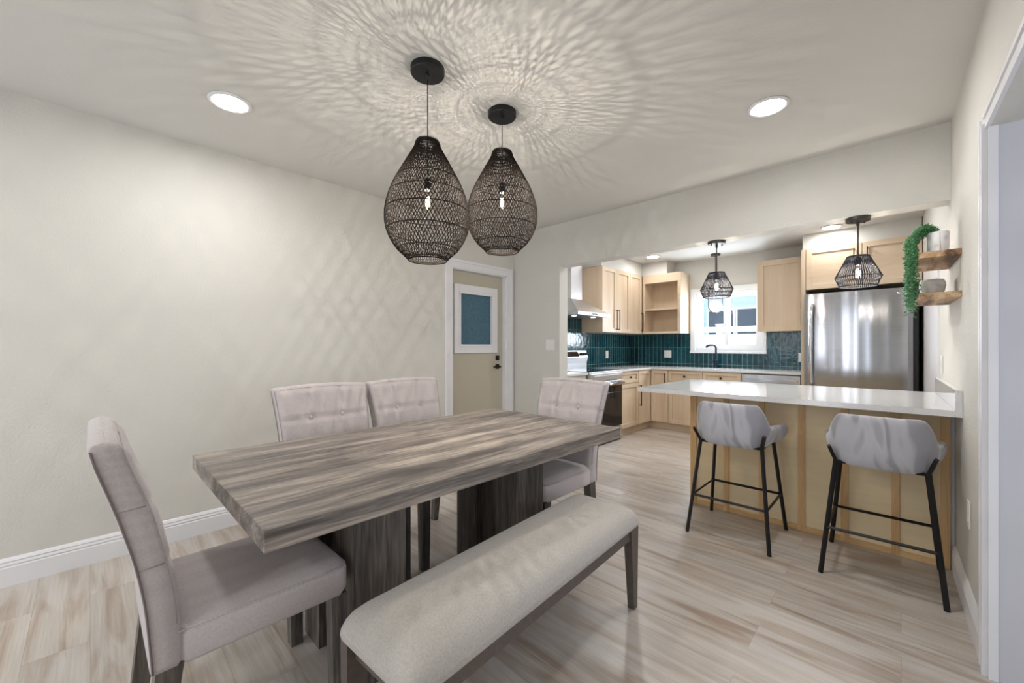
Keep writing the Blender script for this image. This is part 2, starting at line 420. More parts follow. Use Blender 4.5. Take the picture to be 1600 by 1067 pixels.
# ---------------------------------------------------------------- setting
H = 2.54
XL = -3.31; YD = 3.48; YD2 = 3.62; YB = 6.42; YN = -2.6
DY0, DY1, DZ = 2.56, 3.35, 2.04          # hall door opening in the left wall
OX = -2.636; BZ = 2.085                 # kitchen opening: left jamb, beam underside
WX0, WX1, WZ0, WZ1 = -2.27, -1.37, 1.16, 2.03   # kitchen window opening
RS = -0.022
def wx(y): return 0.2147 + RS * (y - 3.28)
RA = math.atan2(-RS, 1)                 # rotation of things on the right wall

m = MB(); m.box(XL - 0.3, 3.2, YN - 0.3, YB + 0.14, -0.1, 0)
struct(m.build('floor', M_floor), 'pale wood plank floor running through both rooms')
m = MB(); m.box(XL - 0.3, 3.2, YN - 0.3, YB + 0.14, H, H + 0.1)
struct(m.build('ceiling', M_ceil), 'off-white textured ceiling')
T = 0.14
m = MB()
m.box(XL - T, XL, YN - T, DY0, 0, H); m.box(XL - T, XL, DY1, YB + T, 0, H); m.box(XL - T, XL, DY0, DY1, DZ, H)
struct(m.build('wall_left', M_wall), 'long off-white textured wall with beige door')
m = MB()
m.box(XL, OX, YD, YD2, 0, H); m.box(OX, wx(YD) + 0.01, YD, YD2, BZ, H)
struct(m.build('wall_divider', M_wall), 'off-white header and pier between dining room and kitchen')
m = MB()
m.box(XL, WX0, YB, YB + T, 0, H); m.box(WX1, 0.5, YB, YB + T, 0, H); m.box(WX0, WX1, YB, YB + T, 0, WZ0); m.box(WX0, WX1, YB, YB + T, WZ1, H)
struct(m.build('wall_kitchen', M_wall), 'kitchen wall with the window over the sink')
# right wall, very slightly out of square
OY0, OY1, OZ = 0.75, 2.308, 2.037
def rprism(m, y0, y1, z0, z1, d0=0.0, d1=0.14):
    pts = [(wx(y0) + d0, y0), (wx(y0) + d1, y0), (wx(y1) + d1, y1), (wx(y1) + d0, y1)]
    m.grid([[(a, b, z0) for a, b in pts], [(a, b, z1) for a, b in pts]], True, True, False)
m = MB(); rprism(m, OY1, YB + 0.02, 0, H); rprism(m, OY0, OY1, OZ, H); rprism(m, YN, OY0, 0, H)
struct(m.build('wall_right', M_wall), 'off-white wall with doorway, shelves and breakfast bar end')
# unseen wall behind the camera, openings shaped for the fill lights
m = MB(); m.box(XL, -3.05, YN - T, YN, 0, H); m.box(-0.35, 0.45, YN - T, YN, 0, H); m.box(-3.05, -0.35, YN - T, YN, 2.25, H); m.box(-2.15, -1.32, YN - T, YN, 0, 2.25)
struct(m.build('wall_near', M_wall), 'unseen wall with openings shaped for the fill lights')
# hall beyond the doorway
m = MB(); m.box(wx(OY1) + 0.004, 1.9, OY1 - 0.004, OY1 + 0.12, 0, OZ); m.box(wx(OY0) + 0.15, 1.9, OY0 - 0.12, OY0, 0, OZ)
m.box(1.9, 2.02, OY0 - 0.12, OY1 + 0.12, 0, 0.6); m.box(1.9, 2.02, OY0 - 0.12, OY1 + 0.12, 2.0, OZ)
m.box(wx(OY0) + 0.142, 2.02, OY0 - 0.12, OY1 + 0.12, OZ - 0.002, OZ + 0.1)
struct(m.build('wall_hall', M_hall), 'passage wall beyond the doorway, cool daylight put into its grey')
# casing of the doorway in the right wall
m = MB()
rprism(m, OY1, OY1 + 0.085, 0, OZ + 0.055, -0.012, 0.0); rprism(m, OY1, OY1 + 0.02, 0, OZ + 0.02, -0.02, -0.012)
rprism(m, OY1 + 0.065, OY1 + 0.085, 0, OZ + 0.055, -0.018, -0.012)
rprism(m, OY0, OY1, OZ, OZ + 0.055, -0.012, 0.0); rprism(m, OY0, OY1, OZ + 0.037, OZ + 0.055, -0.018, -0.012)
rprism(m, OY0 - 0.075, OY0, 0, OZ + 0.055, -0.012, 0.0)
rprism(m, OY1 - 0.012, OY1 - 0.001, 0, OZ, -0.004, 0.02)
struct(m.build('trim_1', M_white), 'white casing around the doorway at the right edge')
# soffit above the corner cabinets and above the fridge
m = MB(); m.box(XL, -2.98, 4.88, YB, 2.345, H); m.box(-2.98, -2.58, 6.10, YB, 2.345, H)
m.box(-0.84, wx(6.0) - 0.003, 5.83, YB, 2.362, H)
struct(m.build('wall_soffit', M_wall), 'soffit boxes over the kitchen cabinets')

def baseprof(t=0.016, h=0.142):
    return [(0, 0), (t, 0), (t, h * 0.66), (t * 0.75, h * 0.70), (t * 0.95, h * 0.76), (t * 0.6, h * 0.84), (t * 0.8, h * 0.88), (t * 0.3, h * 0.97), (0, h)]
m = MB(); m.prism([(XL + a, b) for a, b in baseprof()], 'y', YN, DY0 - 0.087); m.box(XL, XL + 0.0165, 0.118, 0.120, 0.0, 0.093)
struct(m.build('baseboard_left', M_white), 'white moulded baseboard along the left wall')
m = MB(); pr = baseprof()
m.grid([[(wx(y) - a, y, b) for a, b in pr] for y in (OY1 + 0.087, 3.27)], True, True, False)
struct(m.build('baseboard_right', M_white), 'white moulded baseboard below the outlet')
m = MB(); m.prism([(YD - a, b) for a, b in baseprof()], 'x', XL + 0.02, OX)
struct(m.build('baseboard_divider', M_white), 'white moulded baseboard on the pier')
# thin white sheet added over the wall for its cool-lit strip, with edge trim
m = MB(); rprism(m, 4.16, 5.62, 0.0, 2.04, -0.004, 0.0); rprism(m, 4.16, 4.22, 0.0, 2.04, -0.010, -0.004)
struct(m.build('lit_strip_trim', M_white), 'thin white sheet added for the cool-lit strip of wall between bar and fridge')

# ---------------------------------------------------------------- door_1 in the left wall
m = MB()
for (a0, a1) in ((DY0 - 0.085, DY0), (DY1, DY1 + 0.085)):
    m.box(XL, XL + 0.014, a0, a1, 0, DZ + 0.085)
m.box(XL, XL + 0.014, DY0, DY1, DZ, DZ + 0.085)
m.box(XL + 0.014, XL + 0.022, DY0 - 0.085, DY0 - 0.06, 0, DZ + 0.085); m.box(XL + 0.014, XL + 0.022, DY1 + 0.06, DY1 + 0.085, 0, DZ + 0.085)
m.box(XL + 0.014, XL + 0.022, DY0 - 0.06, DY1 + 0.06, DZ + 0.06, DZ + 0.085)
m.box(XL - T, XL, DY0 - 0.001, DY0 + 0.012, 0, DZ); m.box(XL - T, XL, DY1 - 0.012, DY1 + 0.001, 0, DZ); m.box(XL - T, XL, DY0, DY1, DZ - 0.012, DZ + 0.001)
struct(m.build('trim_3', M_white), 'white casing around the beige door')
dr = thing('door_1', 'beige painted door with a small textured blue window', None, (XL - 0.075, (DY0 + DY1) / 2, 0), kind='structure')
DX = XL - 0.055
m = MB(); m.box(DX - 0.042, DX, DY0 + 0.014, DY1 - 0.014, 0.005, 1.16); m.box(DX - 0.042, DX, DY0 + 0.014, DY1 - 0.014, 1.88, DZ - 0.016)
m.box(DX - 0.042, DX, DY0 + 0.014, 2.63, 1.16, 1.88); m.box(DX - 0.042, DX, 3.24, DY1 - 0.014, 1.16, 1.88)
m.build('door_leaf', M_doorpaint, dr)
m = MB()
y0, y1, z0, z1 = 2.622, 3.242, 1.155, 1.885; g0, g1, h0, h1 = 2.69, 3.165, 1.235, 1.80
for (a, b, c, d) in ((y0, g0, z0, z1), (g1, y1, z0, z1), (g0, g1, z0, h0), (g0, g1, h1, z1)):
    m.box(DX + 0.0005, DX + 0.022, a, b, c, d, 0.003)
for (a, b, c, d) in ((g0 - 0.012, g0 + 0.012, h0, h1), (g1 - 0.012, g1 + 0.012, h0, h1), (g0, g1, h0 - 0.012, h0 + 0.012), (g0, g1, h1 - 0.012, h1 + 0.012)):
    m.box(DX - 0.01, DX + 0.03, a, b, c, d, 0.004)
m.build('window_surround', M_white, dr)
m = MB(); m.box(DX - 0.02, DX - 0.012, 2.63, 3.24, 1.16, 1.88); m.build('window_pane', M_doorglass, dr)
m = MB(); m.box(DX, DX + 0.012, 3.228, 3.282, 1.068, 1.122, 0.003); m.tube([(DX + 0.012, 3.255, 1.095), (DX + 0.022, 3.255, 1.095)], 0.014, 14)
m.build('deadbolt', M_black, dr)
m = MB(); m.box(DX, DX + 0.01, 3.228, 3.282, 0.968, 1.022, 0.003); m.tube([(DX + 0.01, 3.255, 0.995), (DX + 0.05, 3.255, 0.995)], 0.010, 12)
m.box(DX + 0.042, DX + 0.054, 3.155, 3.268, 0.986, 1.004, 0.003); m.build('door_handle', M_black, dr)

# ---------------------------------------------------------------- kitchen window
win = thing('window_1', 'white framed sliding window over the sink', None, ((WX0 + WX1) / 2, YB, WZ0), kind='structure')
m = MB()   # casing with sill
c = 0.07
m.box(WX0 - c, WX0, YB - 0.018, YB, WZ0 - 0.02, WZ1 + c); m.box(WX1, WX1 + 0.04, YB - 0.018, YB, WZ0 - 0.02, WZ1 + c)
m.box(WX0, WX1, YB - 0.018, YB, WZ1, WZ1 + c); m.box(WX0 - c - 0.005, WX1 + 0.045, YB - 0.035, YB + 0.02, WZ0 - 0.035, WZ0 - 0.0, 0.003)
m.build('window_casing', M_vinyl, win)
m = MB()
m.box(WX0 + 0.001, WX0 + 0.045, YB + 0.02, YB + 0.09, WZ0 + 0.001, WZ1 - 0.001); m.box(WX1 - 0.045, WX1 - 0.001, YB + 0.02, YB + 0.09, WZ0 + 0.001, WZ1 - 0.001)
m.box(WX0 + 0.045, WX1 - 0.045, YB + 0.02, YB + 0.09, WZ0 + 0.001, WZ0 + 0.06); m.box(WX0 + 0.045, WX1 - 0.045, YB + 0.02, YB + 0.09, WZ1 - 0.05, WZ1 - 0.001)
m.build('window_frame', M_vinyl, win)
for k, (a, b, yy) in enumerate(((WX0 + 0.046, -1.80, YB + 0.05), (-1.86, WX1 - 0.046, YB + 0.026))):
    m = MB(); s = 0.045; z0, z1 = WZ0 + 0.062, WZ1 - 0.052
    m.box(a, a + s, yy, yy + 0.022, z0, z1); m.box(b - s, b, yy, yy + 0.022, z0, z1); m.box(a + s, b - s, yy, yy + 0.022, z0, z0 + 0.03); m.box(a + s, b - s, yy, yy + 0.022, z1 - 0.03, z1)
    sa = m.build('sash', M_vinyl, win)
    m = MB(); m.box(a + s - 0.004, b - s + 0.004, yy + 0.008, yy + 0.013, z0 + 0.026, z1 - 0.026); m.build('pane', M_winglass, sa)

# ---------------------------------------------------------------- outside
m = MB(); m.box(-9, 4, YB + T + 0.01, 14, -0.3, -0.15); struct(m.build('ground', M_ground), 'yard outside')
f = thing('vinyl_fence', 'white vinyl fence standing outside the kitchen window', 'fence', (-2.5, 9.0, -0.15))
m = MB(); m.box(-5.5, 0, 9.0, 9.04, -0.15, 1.475); m.build('panel', M_fence, f)
m = MB(); m.box(-5.5, 0, 8.985, 9.055, 1.515, 1.63, 0.004); m.build('top_rail', M_fence, f)
for px in (-4.6, -2.70, -0.8):
    m = MB(); m.box(px - 0.06, px + 0.06, 8.96, 9.08, -0.15, 1.66, 0.004); m.box(px - 0.075, px + 0.075, 8.945, 9.095, 1.66, 1.69, 0.004); m.build('post', M_fence, f)
hs = thing('neighbouring_house', 'pale blue house with dark windows beyond the white fence', 'house', (-2.6, 10.6, -0.15))
m = MB(); m.box(-7, 0.5, 10.6, 13, -0.15, 3.6)
for i in range(24): m.box(-7, 0.5, 10.585, 10.6, -0.15 + i * 0.16, -0.15 + i * 0.16 + 0.012)
m.build('wall', M_houseblue, hs)
m = MB(); m.box(-7.1, 0.7, 10.1, 13, 3.0, 3.1); m.build('eave', M_fence, hs)
for (a, b, c0, c1) in ((-3.42, -3.08, 0.9, 2.08), (-3.00, -2.87, 0.9, 2.08), (-2.78, -2.05, 0.9, 2.10)):
    m = MB(); t = 0.05
    for q in ((a - t, a, c0 - t, c1 + t), (b, b + t, c0 - t, c1 + t), (a, b, c0 - t, c0), (a, b, c1, c1 + t)):
        m.box(q[0], q[1], 10.55, 10.60, q[2], q[3])
    wf = m.build('window', M_fence, hs)
    m = MB(); m.box(a, b, 10.575, 10.583, c0, c1); m.build('pane', M_housewin, wf)

# ---------------------------------------------------------------- recessed lights
def can(x, y, label, grp, mat=None):
    t = thing('recessed_light', label, 'ceiling light', (x, y, H), group=grp)
    m = MB(); m.lathe([(0.078, -0.001), (0.098, -0.001), (0.100, -0.005), (0.094, -0.009), (0.080, -0.010), (0.077, -0.006)], (x, y, H), 36); m.build('trim_ring', M_white, t)
    m = MB(); m.disc((x, y, H - 0.007), 0.078, 36); m.build('diffuser', mat or M_candisc, t)
    return t
can(-2.60, 0.52, 'round recessed light near the long blank wall', 'recessed ceiling lights')
can(-0.525, 2.567, 'round recessed light before the header, towards the bar stools', 'recessed ceiling lights')
can(-2.62, 5.70, 'small recessed light above the open corner shelves', 'recessed ceiling lights', M_candim)
can(-0.555, 5.64, 'small recessed light in front of the fridge cabinets', 'recessed ceiling lights', M_candim)
can(-2.35, 4.40, 'added recessed fill light, unseen behind the header, above the stove side', 'recessed ceiling lights')  # this and the next can are added, unseen, to brighten the kitchen
can(-0.60, 4.40, 'added recessed fill light, unseen behind the header, above the bar side', 'recessed ceiling lights')
can(-2.60, -1.6, 'added recessed fill light, unseen behind the viewpoint by the blank wall', 'recessed ceiling lights')  # last two cans are added behind the camera to brighten the dining room
can(-0.80, -1.6, 'added recessed fill light, unseen behind the viewpoint by the wall openings', 'recessed ceiling lights')

# ---------------------------------------------------------------- woven pendants
prof = [(0.556, .050), (0.52, .062), (0.475, .092), (0.416, .120), (0.357, .158), (0.297, .181), (0.243, .195), (0.19, .1965), (0.142, .190), (0.10, .173), (0.058, .148), (0.022, .112), (0.0, .082)]
prof = [(0.0, .082), (0.022, .112), (0.058, .148), (0.10, .173), (0.142, .190), (0.19, .1965), (0.243, .193), (0.297, .179), (0.357, .156), (0.416, .124), (0.475, .092), (0.52, .066), (0.556, .051)]
def rz_at(z):
    for (a, r0), (b, r1) in zip(prof[:-1], prof[1:]):
        if z <= b:
            t = (z - a) / (b - a); return r0 + (r1 - r0) * t
    return prof[-1][1]
def smooth_r(z):
    e = 0.018
    return (rz_at(max(0, z - e)) + rz_at(z) * 2 + rz_at(min(0.556, z + e))) / 4
def basket():
    m = MB(); n = 72; K = 30
    for sgn in (1, -1):
        for i in range(n):
            pts = []; jit = random.uniform(-0.014, 0.014)
            for k in range(K + 1):
                z = 0.556 * k / K; th = 2 * PI * i / n + jit + sgn * (0.55 + z * 2.9)
                r = smooth_r(z) + 0.0012 * sgn
                pts.append((r * math.cos(th), r * math.sin(th), z))
            m.tube(pts, 0.00165, 4, cap=False, smooth=False)
    return m
def rings(sh):
    for z, rr in ((0.0, .0032), (0.008, .0025), (0.05, .0026), (0.135, .0026), (0.225, .0026), (0.305, .0026), (0.375, .0026), (0.43, .0022), (0.47, .0022), (0.545, .0035), (0.556, .003)):
        m = MB(); r = smooth_r(z) + 0.001
        m.tube([(r * math.cos(2 * PI * k / 48), r * math.sin(2 * PI * k / 48), z) for k in range(48)], rr, 5, closed=True)
        if z == 0.556:
            for k in range(60):   # frayed weave around the mouth
                th = 2 * PI * k / 60; r = smooth_r(0.556)
                m.tube([(r * math.cos(th), r * math.sin(th), 0.552), ((r - .004) * math.cos(th + .1), (r - .004) * math.sin(th + .1), 0.566)], 0.0012, 4)
        m.build('hoop', M_rattan, sh, world=False)
    m = MB(); r = .055
    m.tube([(r * math.cos(2 * PI * k / 24), r * math.sin(2 * PI * k / 24), 0.535) for k in range(24)], .002, 4, closed=True)
    m.tube([(-r, 0, 0.535), (r, 0, 0.535)], .002, 4); m.tube([(0, -r, 0.535), (0, r, 0.535)], .002, 4)
    m.build('spider', M_black, sh, world=False)
def bulb_parts(t, z, cool=False, k=1.0):
    """E27 lamp hanging with its socket bottom at local z"""
    m = MB(); m.lathe([(0.0, 0.050), (0.012, 0.050), (0.019, 0.040), (0.019, 0.0), (0.015, -0.006), (0.0, -0.006)], (0, 0, z), 18); m.build('socket', M_black, t, world=False)
    m = MB(); m.lathe([(0.013 * k, -0.006), (0.014 * k, -0.02), (0.026 * k, -0.045 * k), (0.031 * k, -0.068 * k), (0.027 * k, -0.09 * k), (0.012 * k, -0.104 * k), (0.001, -0.106 * k)], (0, 0, z), 18)
    g = m.build('bulb', M_bulbglass, t, world=False)
    m = MB()
    for q in range(6):
        a = 2 * PI * q / 6
        m.tube([(0.006 * math.cos(a), 0.006 * math.sin(a), z - 0.035 * k), (0.009 * math.cos(a + .3), 0.009 * math.sin(a + .3), z - 0.078 * k)], 0.0022, 5)
    m.build('filament', M_filwhite if cool else M_filament, g, world=False)
def lamp_light(x, y, z, power, color, rad=0.0055):
    l = bpy.data.lights.new('lamp_light', 'POINT'); l.energy = power; l.color = color; l.shadow_soft_size = rad
    o = bpy.data.objects.new('lamp_light', l); COL.objects.link(o); o.location = (x, y, z); return o
def big_pendant(x, y, zb, label):
    t = thing('woven_pendant_lamp', label, 'pendant lamp', (x, y, zb), group='woven pendant lamps over the dining table')
    top = H - zb
    m = MB(); m.lathe([(0.0, top - 0.030), (0.076, top - 0.030), (0.079, top - 0.026), (0.079, top), (0.0, top)], (0, 0, 0), 40, smooth=False)
    m.lathe([(0.010, top - 0.030), (0.006, top - 0.055), (0.0, top - 0.056)], (0, 0, 0), 12); m.build('canopy', M_black, t, world=False)
    m = MB(); m.tube([(0, 0, 0.375), (0, 0, top - 0.045)], 0.0026, 8); m.build('cord', M_black, t, world=False)
    basket_o = (basket().build('lamp_shade', M_rattan, t, world=False))
    rings(basket_o)
    bulb_parts(t, 0.335)
    lamp_light(x, y, zb + 0.275, BULB_W, BULB_COL)
    return t
p1 = big_pendant(-1.613, 1.104, 1.633, 'black woven teardrop pendant hanging lower, nearer the viewer')
p2 = dup(p1, (-1.614, 1.600, 1.757), label='black woven teardrop pendant hanging higher, farther over the table')
for o in [o for o in COL.objects if o.parent == p2]:
    if o.name.startswith('canopy'):
        o.data = o.data.copy()
        for v in o.data.vertices: v.co.z += 1.633 - 1.757
    if o.name.startswith('cord'):
        o.data = o.data.copy()
        for v in o.data.vertices:
            if v.co.z > 0.5: v.co.z += 1.633 - 1.757
lamp_light(-1.614, 1.600, 1.757 + 0.275, BULB_W, BULB_COL)

# ---------------------------------------------------------------- bar pendants
def rope_pendant(x, y, zt, label):
    """zt = top of the shade; hangs from the underside of the header"""
    t = thing('rope_pendant_lamp', label, 'pendant lamp', (x, y, zt), group='rope pendant lamps over the bar')
    top = BZ - zt
    m = MB(); m.lathe([(0.0, top - 0.024), (0.064, top - 0.024), (0.066, top - 0.020), (0.066, top - 0.001), (0.0, top - 0.001)], (0, 0, 0), 36, smooth=False)
    for a in (0.8, 0.8 + PI): m.lathe([(0.0, top - 0.036), (0.005, top - 0.034), (0.005, top - 0.024)], (0.045 * math.cos(a), 0.045 * math.sin(a), 0), 10)
    m.lathe([(0.009, top - 0.024), (0.009, top - 0.05), (0.004, top - 0.056)], (0, 0, 0), 12); m.build('canopy', M_bronze, t, world=False)
    m = MB(); m.tube([(0, 0, -0.01), (0, 0, top - 0.04)], 0.0045, 10); m.build('stem', M_bronze, t, world=False)
    m = MB()
    r0, r1, r2, z1, z2 = 0.058, 0.122, 0.098, -0.138, -0.200
    n = 120
    for i in range(n):
        a = 2 * PI * i / n; b = a + (0.10 if i % 2 else -0.10)
        m.tube([(r0 * math.cos(a), r0 * math.sin(a), 0), (r1 * math.cos(b), r1 * math.sin(b), z1), (r2 * math.cos(a), r2 * math.sin(a), z2)], 0.0018, 4, cap=False)
    sh = m.build('lamp_shade', M_rope, t, world=False)
    for r, z, q in ((r0, 0.0, 0.003), (r1, z1, 0.003), (r2, z2, 0.003)):
        m = MB(); m.tube([(r * math.cos(2 * PI * k / 40), r * math.sin(2 * PI * k / 40), z) for k in range(40)], q, 6, closed=True)
        if z == 0.0: m.tube([(-r0, 0, 0), (r0, 0, 0)], .002, 5); m.tube([(0, -r0, 0), (0, r0, 0)], .002, 5)
        m.build('hoop', M_rope, sh, world=False)
    bulb_parts(t, -0.055, True, 0.9)
    return t
q1 = rope_pendant(-1.089, 3.55, 1.828, 'small dark rope pendant over the bar, seen before the window')
q2 = dup(q1, (-0.208, 3.55, 1.828), label='small dark rope pendant over the bar, seen before the fridge')
for o in (q1, q2):
    lamp_light(o.location.x, o.location.y, o.location.z - 0.11, 10, (1.0, 0.93, 0.85), 0.02)
# globe pendant above the sink
t = thing('globe_pendant_lamp', 'white glass globe in a thin black loop hanging by the window', 'pendant lamp', (-1.905, 6.16, 1.70))
gx, gy = -1.905, 6.16
m = MB(); m.lathe([(0.0, H - 0.025), (0.062, H - 0.025), (0.064, H), (0.0, H)], (gx, gy, 0), 30, smooth=False); m.build('canopy', M_bronze, t)
m = MB(); m.tube([(gx, gy, 2.10), (gx, gy, H - 0.02)], 0.005, 8); m.build('stem', M_bronze, t)
m = MB(); pts = []
ux, uy = math.cos(math.radians(43.85)), math.sin(math.radians(43.85)); rr = 0.098
for k in range(17):
    a = PI + PI * k / 16; pts.append((gx + ux * rr * math.cos(a), gy + uy * rr * math.cos(a), 1.80 + rr * math.sin(a)))
for k in range(17):
    a = PI * k / 16; pts.append((gx + ux * rr * math.cos(a), gy + uy * rr * math.cos(a), 2.005 + rr * math.sin(a)))
m.tube(pts, 0.0065, 6, closed=True); m.lathe([(0.0, 1.700), (0.02, 1.702), (0.03, 1.712), (0.0, 1.714)], (gx, gy, 0), 16); m.build('loop', M_bronze, t)
m = MB(); m.lathe([(0.086 * math.sin(PI * k / 16) + 0.0001, 1.795 - 0.086 * math.cos(PI * k / 16)) for k in range(17)], (gx, gy, 0), 28); m.build('globe', M_globe, t)

# ---------------------------------------------------------------- dining table
tb = thing('dining_table', 'thick grey-brown streaked wood dining table on two plank pedestals', 'table', (-1.69, 1.22, 0))
m = MB(); m.box(-2.205, -1.165, 0.305, 2.115, 0.700, 0.760, 0.0025)
m.build('tabletop', M_table, tb)
for y0 in (0.64, 1.47):
    m = MB(); x0, x1 = -1.855, -1.38; y1 = y0 + 0.19
    m.box(x0, x0 + 0.155, y0, y1, 0, 0.699, 0.003); m.box(x1 - 0.155, x1, y0, y1, 0, 0.699, 0.003)
    m.box(x0 + 0.155, x1 - 0.155, y0 + 0.05, y1 - 0.05, 0, 0.699)
    m.box(x1 - 0.155, x1 + 0.004, y1 - 0.004, y1 + 0.012, 0, 0.699, 0.002)
    m.build('pedestal', M_pedestal, tb)

# ---------------------------------------------------------------- dining chairs (local: faces +y, origin on floor under seat centre)
def chair():
    t = thing('dining_chair', '', 'chair', (0, 0, 0), group='tufted linen dining chairs round the table')
    # seat block, crowned
    m = MB()
    W, D0, D1 = 0.236, -0.235, 0.235; nx, ny = 14, 14
    def top(u, v):
        e = min(1, (1 - abs(u)) / 0.13) ; e2 = min(1, (1 - abs(v)) / 0.13)
        return 0.470 + 0.022 * (math.sin(e * PI / 2) * math.sin(e2 * PI / 2)) + 0.006 * (1 - u * u)
    rows = []
    def ring(z, s, off=0):
        r = []
        c = 0.03
        P = [(-W + c, D0), (W - c, D0), (W, D0 + c), (W, D1 - c), (W - c, D1), (-W + c, D1), (-W, D1 - c), (-W, D0 + c)]
        return [(x * s, y * s, z) for x, y in P]
    # body sides
    m.grid([ring(0.385, 0.985), ring(0.395, 1.0), ring(0.46, 1.0), ring(0.478, 0.988)], True, True, True)
    seat = m.build('seat', M_chairfab, t, world=False)
    m = MB(); g = []
    for j in range(ny + 1):
        row = []
        for i in range(nx + 1):
            u = -1 + 2 * i / nx; v = -1 + 2 * j / ny
            cr = 0.985 * (1 - 0.07 * abs(u * v) ** 8); x = W * u * cr; y = D1 * v * cr
            sm = 0.004 * math.exp(-((x) / 0.006) ** 2)
            row.append((x, y, top(u, v) + 0.004 - sm))
        g.append(row)
    m.grid(g); m.build('seat_pad', M_chairfab, seat, world=False)
    m = MB(); zz = 0.4745
    cc = [(-W + .004, D0 + .01), (-W + .004, D1 - .03), (-W + .03, D1 - .004), (W - .03, D1 - .004), (W - .004, D1 - .03), (W - .004, D0 + .01)]
    m.tube([(x * 1.0, y * 1.0, zz) for x, y in cc], 0.0022, 6); 
    m.build('piping', M_seam, seat, world=False)
    # backrest: curved slab, front surface tufted
    m = MB()
    Z0, Z1 = 0.388, 0.985; nz, nx = 44, 36
    def interp(z, tab):
        for (a, p), (b, q) in zip(tab[:-1], tab[1:]):
            if z <= b or b == tab[-1][0]:
                t = max(0, min(1, (z - a) / (b - a))); return p + (q - p) * t
    def sm(z, tab): return (interp(z - 0.04, tab) + 2 * interp(z, tab) + interp(z + 0.04, tab)) / 4
    FT = [(0.33, -0.226), (0.45, -0.226), (0.554, -0.231), (0.648, -0.245), (0.808, -0.276), (0.985, -0.336)]
    RT = [(0.33, -0.272), (0.414, -0.277), (0.575, -0.290), (0.689, -0.309), (0.814, -0.340), (0.985, -0.390)]
    def cy(z): return sm(z, FT)
    def hw(z):
        s = max(0, (z - 0.45) / (Z1 - 0.45)); return 0.232 + 0.028 * s * s
    def th(z): return sm(z, FT) - sm(z, RT)
    def tuft(x, z):
        d = 0.0
        for zs in (0.83, 0.67): d += 0.008 * math.exp(-((z - zs) / 0.011) ** 2)
        for xs in (-0.088, 0.088): d += 0.007 * math.exp(-((x - xs) / 0.010) ** 2) * (1 if z > 0.60 else 0)
        for zs in (0.83, 0.67):
            for xs in (-0.088, 0.088): d += 0.010 * math.exp(-((x - xs) ** 2 + (z - zs) ** 2) / 0.022 ** 2)
        return d
    front = []; back = []
    for j in range(nz + 1):
        z = Z0 + (Z1 - Z0) * j / nz
        fr = []; bk = []
        for i in range(nx + 1):
            u = -1 + 2 * i / nx; x = u * hw(z)
            ez = min(1, (Z1 - z) / 0.03); ex = min(1, (1 - abs(u)) / 0.09)
            pad = 0.014 * math.sin(ex * PI / 2) * math.sin(ez * PI / 2)
            zl = z + (0.012 * (1 - u * u) if z > 0.9 else 0) * (z - 0.9) / 0.085 if z > 0.9 else z
            fr.append((x, cy(z) + pad - tuft(x, z) * (1 if z > 0.5 else 0) , zl))
            bk.append((x, cy(z) - th(z) - 0.004 * math.sin(ex * PI / 2), zl))
        front.append(fr); back.append(bk)
    for kz, kt in ((0.006, 0.9), (0.011, 0.66), (0.014, 0.34), (0.015, 0.06)):
        fr = []; bk2 = []
        for (a, b_, c_), (d, e, f_) in zip(front[nz], back[nz]):
            mid = (b_ + e) / 2; hx_ = 1 - 0.012 * (1 - kt)
            fr.append((a * hx_, mid + (b_ - mid) * kt, c_ + kz)); bk2.append((d * hx_, mid + (e - mid) * kt, f_ + kz))
        front.append(fr); back.append(bk2)
    rows = [f_ + list(reversed(b_)) for f_, b_ in zip(front, back)]
    m.grid(rows, True, True, True)
    bk = m.build('backrest', M_chairfab, t, world=False)
    for rear in (True, False):
        m = MB(); za = Z0 + 0.002 if rear else 0.50
        f_ = (lambda z: cy(z) - th(z) * 0.99) if rear else (lambda z: cy(z) + 0.001)
        zs_ = [za + (Z1 - 0.004 - za) * k / 16 for k in range(17)]
        m.tube([(-hw(z) * 1.002, f_(z), z) for z in zs_] + [(q * 0.25 * hw(Z1), f_(Z1) , Z1 + 0.010 * (1 - (q / 4) ** 2)) for q in (-3, -2, -1, 0, 1, 2, 3)] + [(hw(z) * 1.002, f_(z), z) for z in reversed(zs_)], 0.0026 if rear else 0.0014, 6)
        m.build('piping', M_piping if rear else M_seam, bk, world=False)
    for zs in (0.83, 0.67):
        m = MB(); h_ = hw(zs) * 1.003
        pts = [(-h_, cy(zs) - th(zs) - 0.001, zs - 0.004), (-h_, cy(zs) - 0.004, zs)]
        for q in range(0, 37):
            u = -1 + 2 * q / 36; ex = min(1, (1 - abs(u)) / 0.09); x = u * hw(zs)
            pts.append((x, cy(zs) + 0.014 * math.sin(ex * PI / 2) - tuft(x, zs) + 0.0006, zs))
        pts += [(h_, cy(zs) - 0.004, zs), (h_, cy(zs) - th(zs) - 0.001, zs - 0.004)]
        m.tube(pts, 0.0012, 5); m.build('seam', M_seam, bk, world=False)
    for xs in (-0.088, 0.088):
        m = MB(); m.tube([(xs, cy(z) + 0.014 * math.sin(min(1, (Z1 - z) / 0.03) * PI / 2) - tuft(xs, z) + 0.0006, z) for z in [0.60 + (0.97 - 0.60) * k / 24 for k in range(25)]], 0.0011, 5)
        m.build('seam', M_seam, bk, world=False)
    for zs in (0.83, 0.67):
        for xs in (-0.088, 0.088):
            m = MB(); yb = cy(zs) - 0.006
            m.lathe([(0.0115, 0.0), (0.0115, 0.004), (0.009, 0.008), (0.004, 0.010), (0.0001, 0.0105)], (0, 0, 0), 14, M=Matrix.Translation((xs, yb, zs)) @ Matrix.Rotation(-PI / 2, 4, 'X'))
            m.build('button', M_chairfab, bk, world=False)
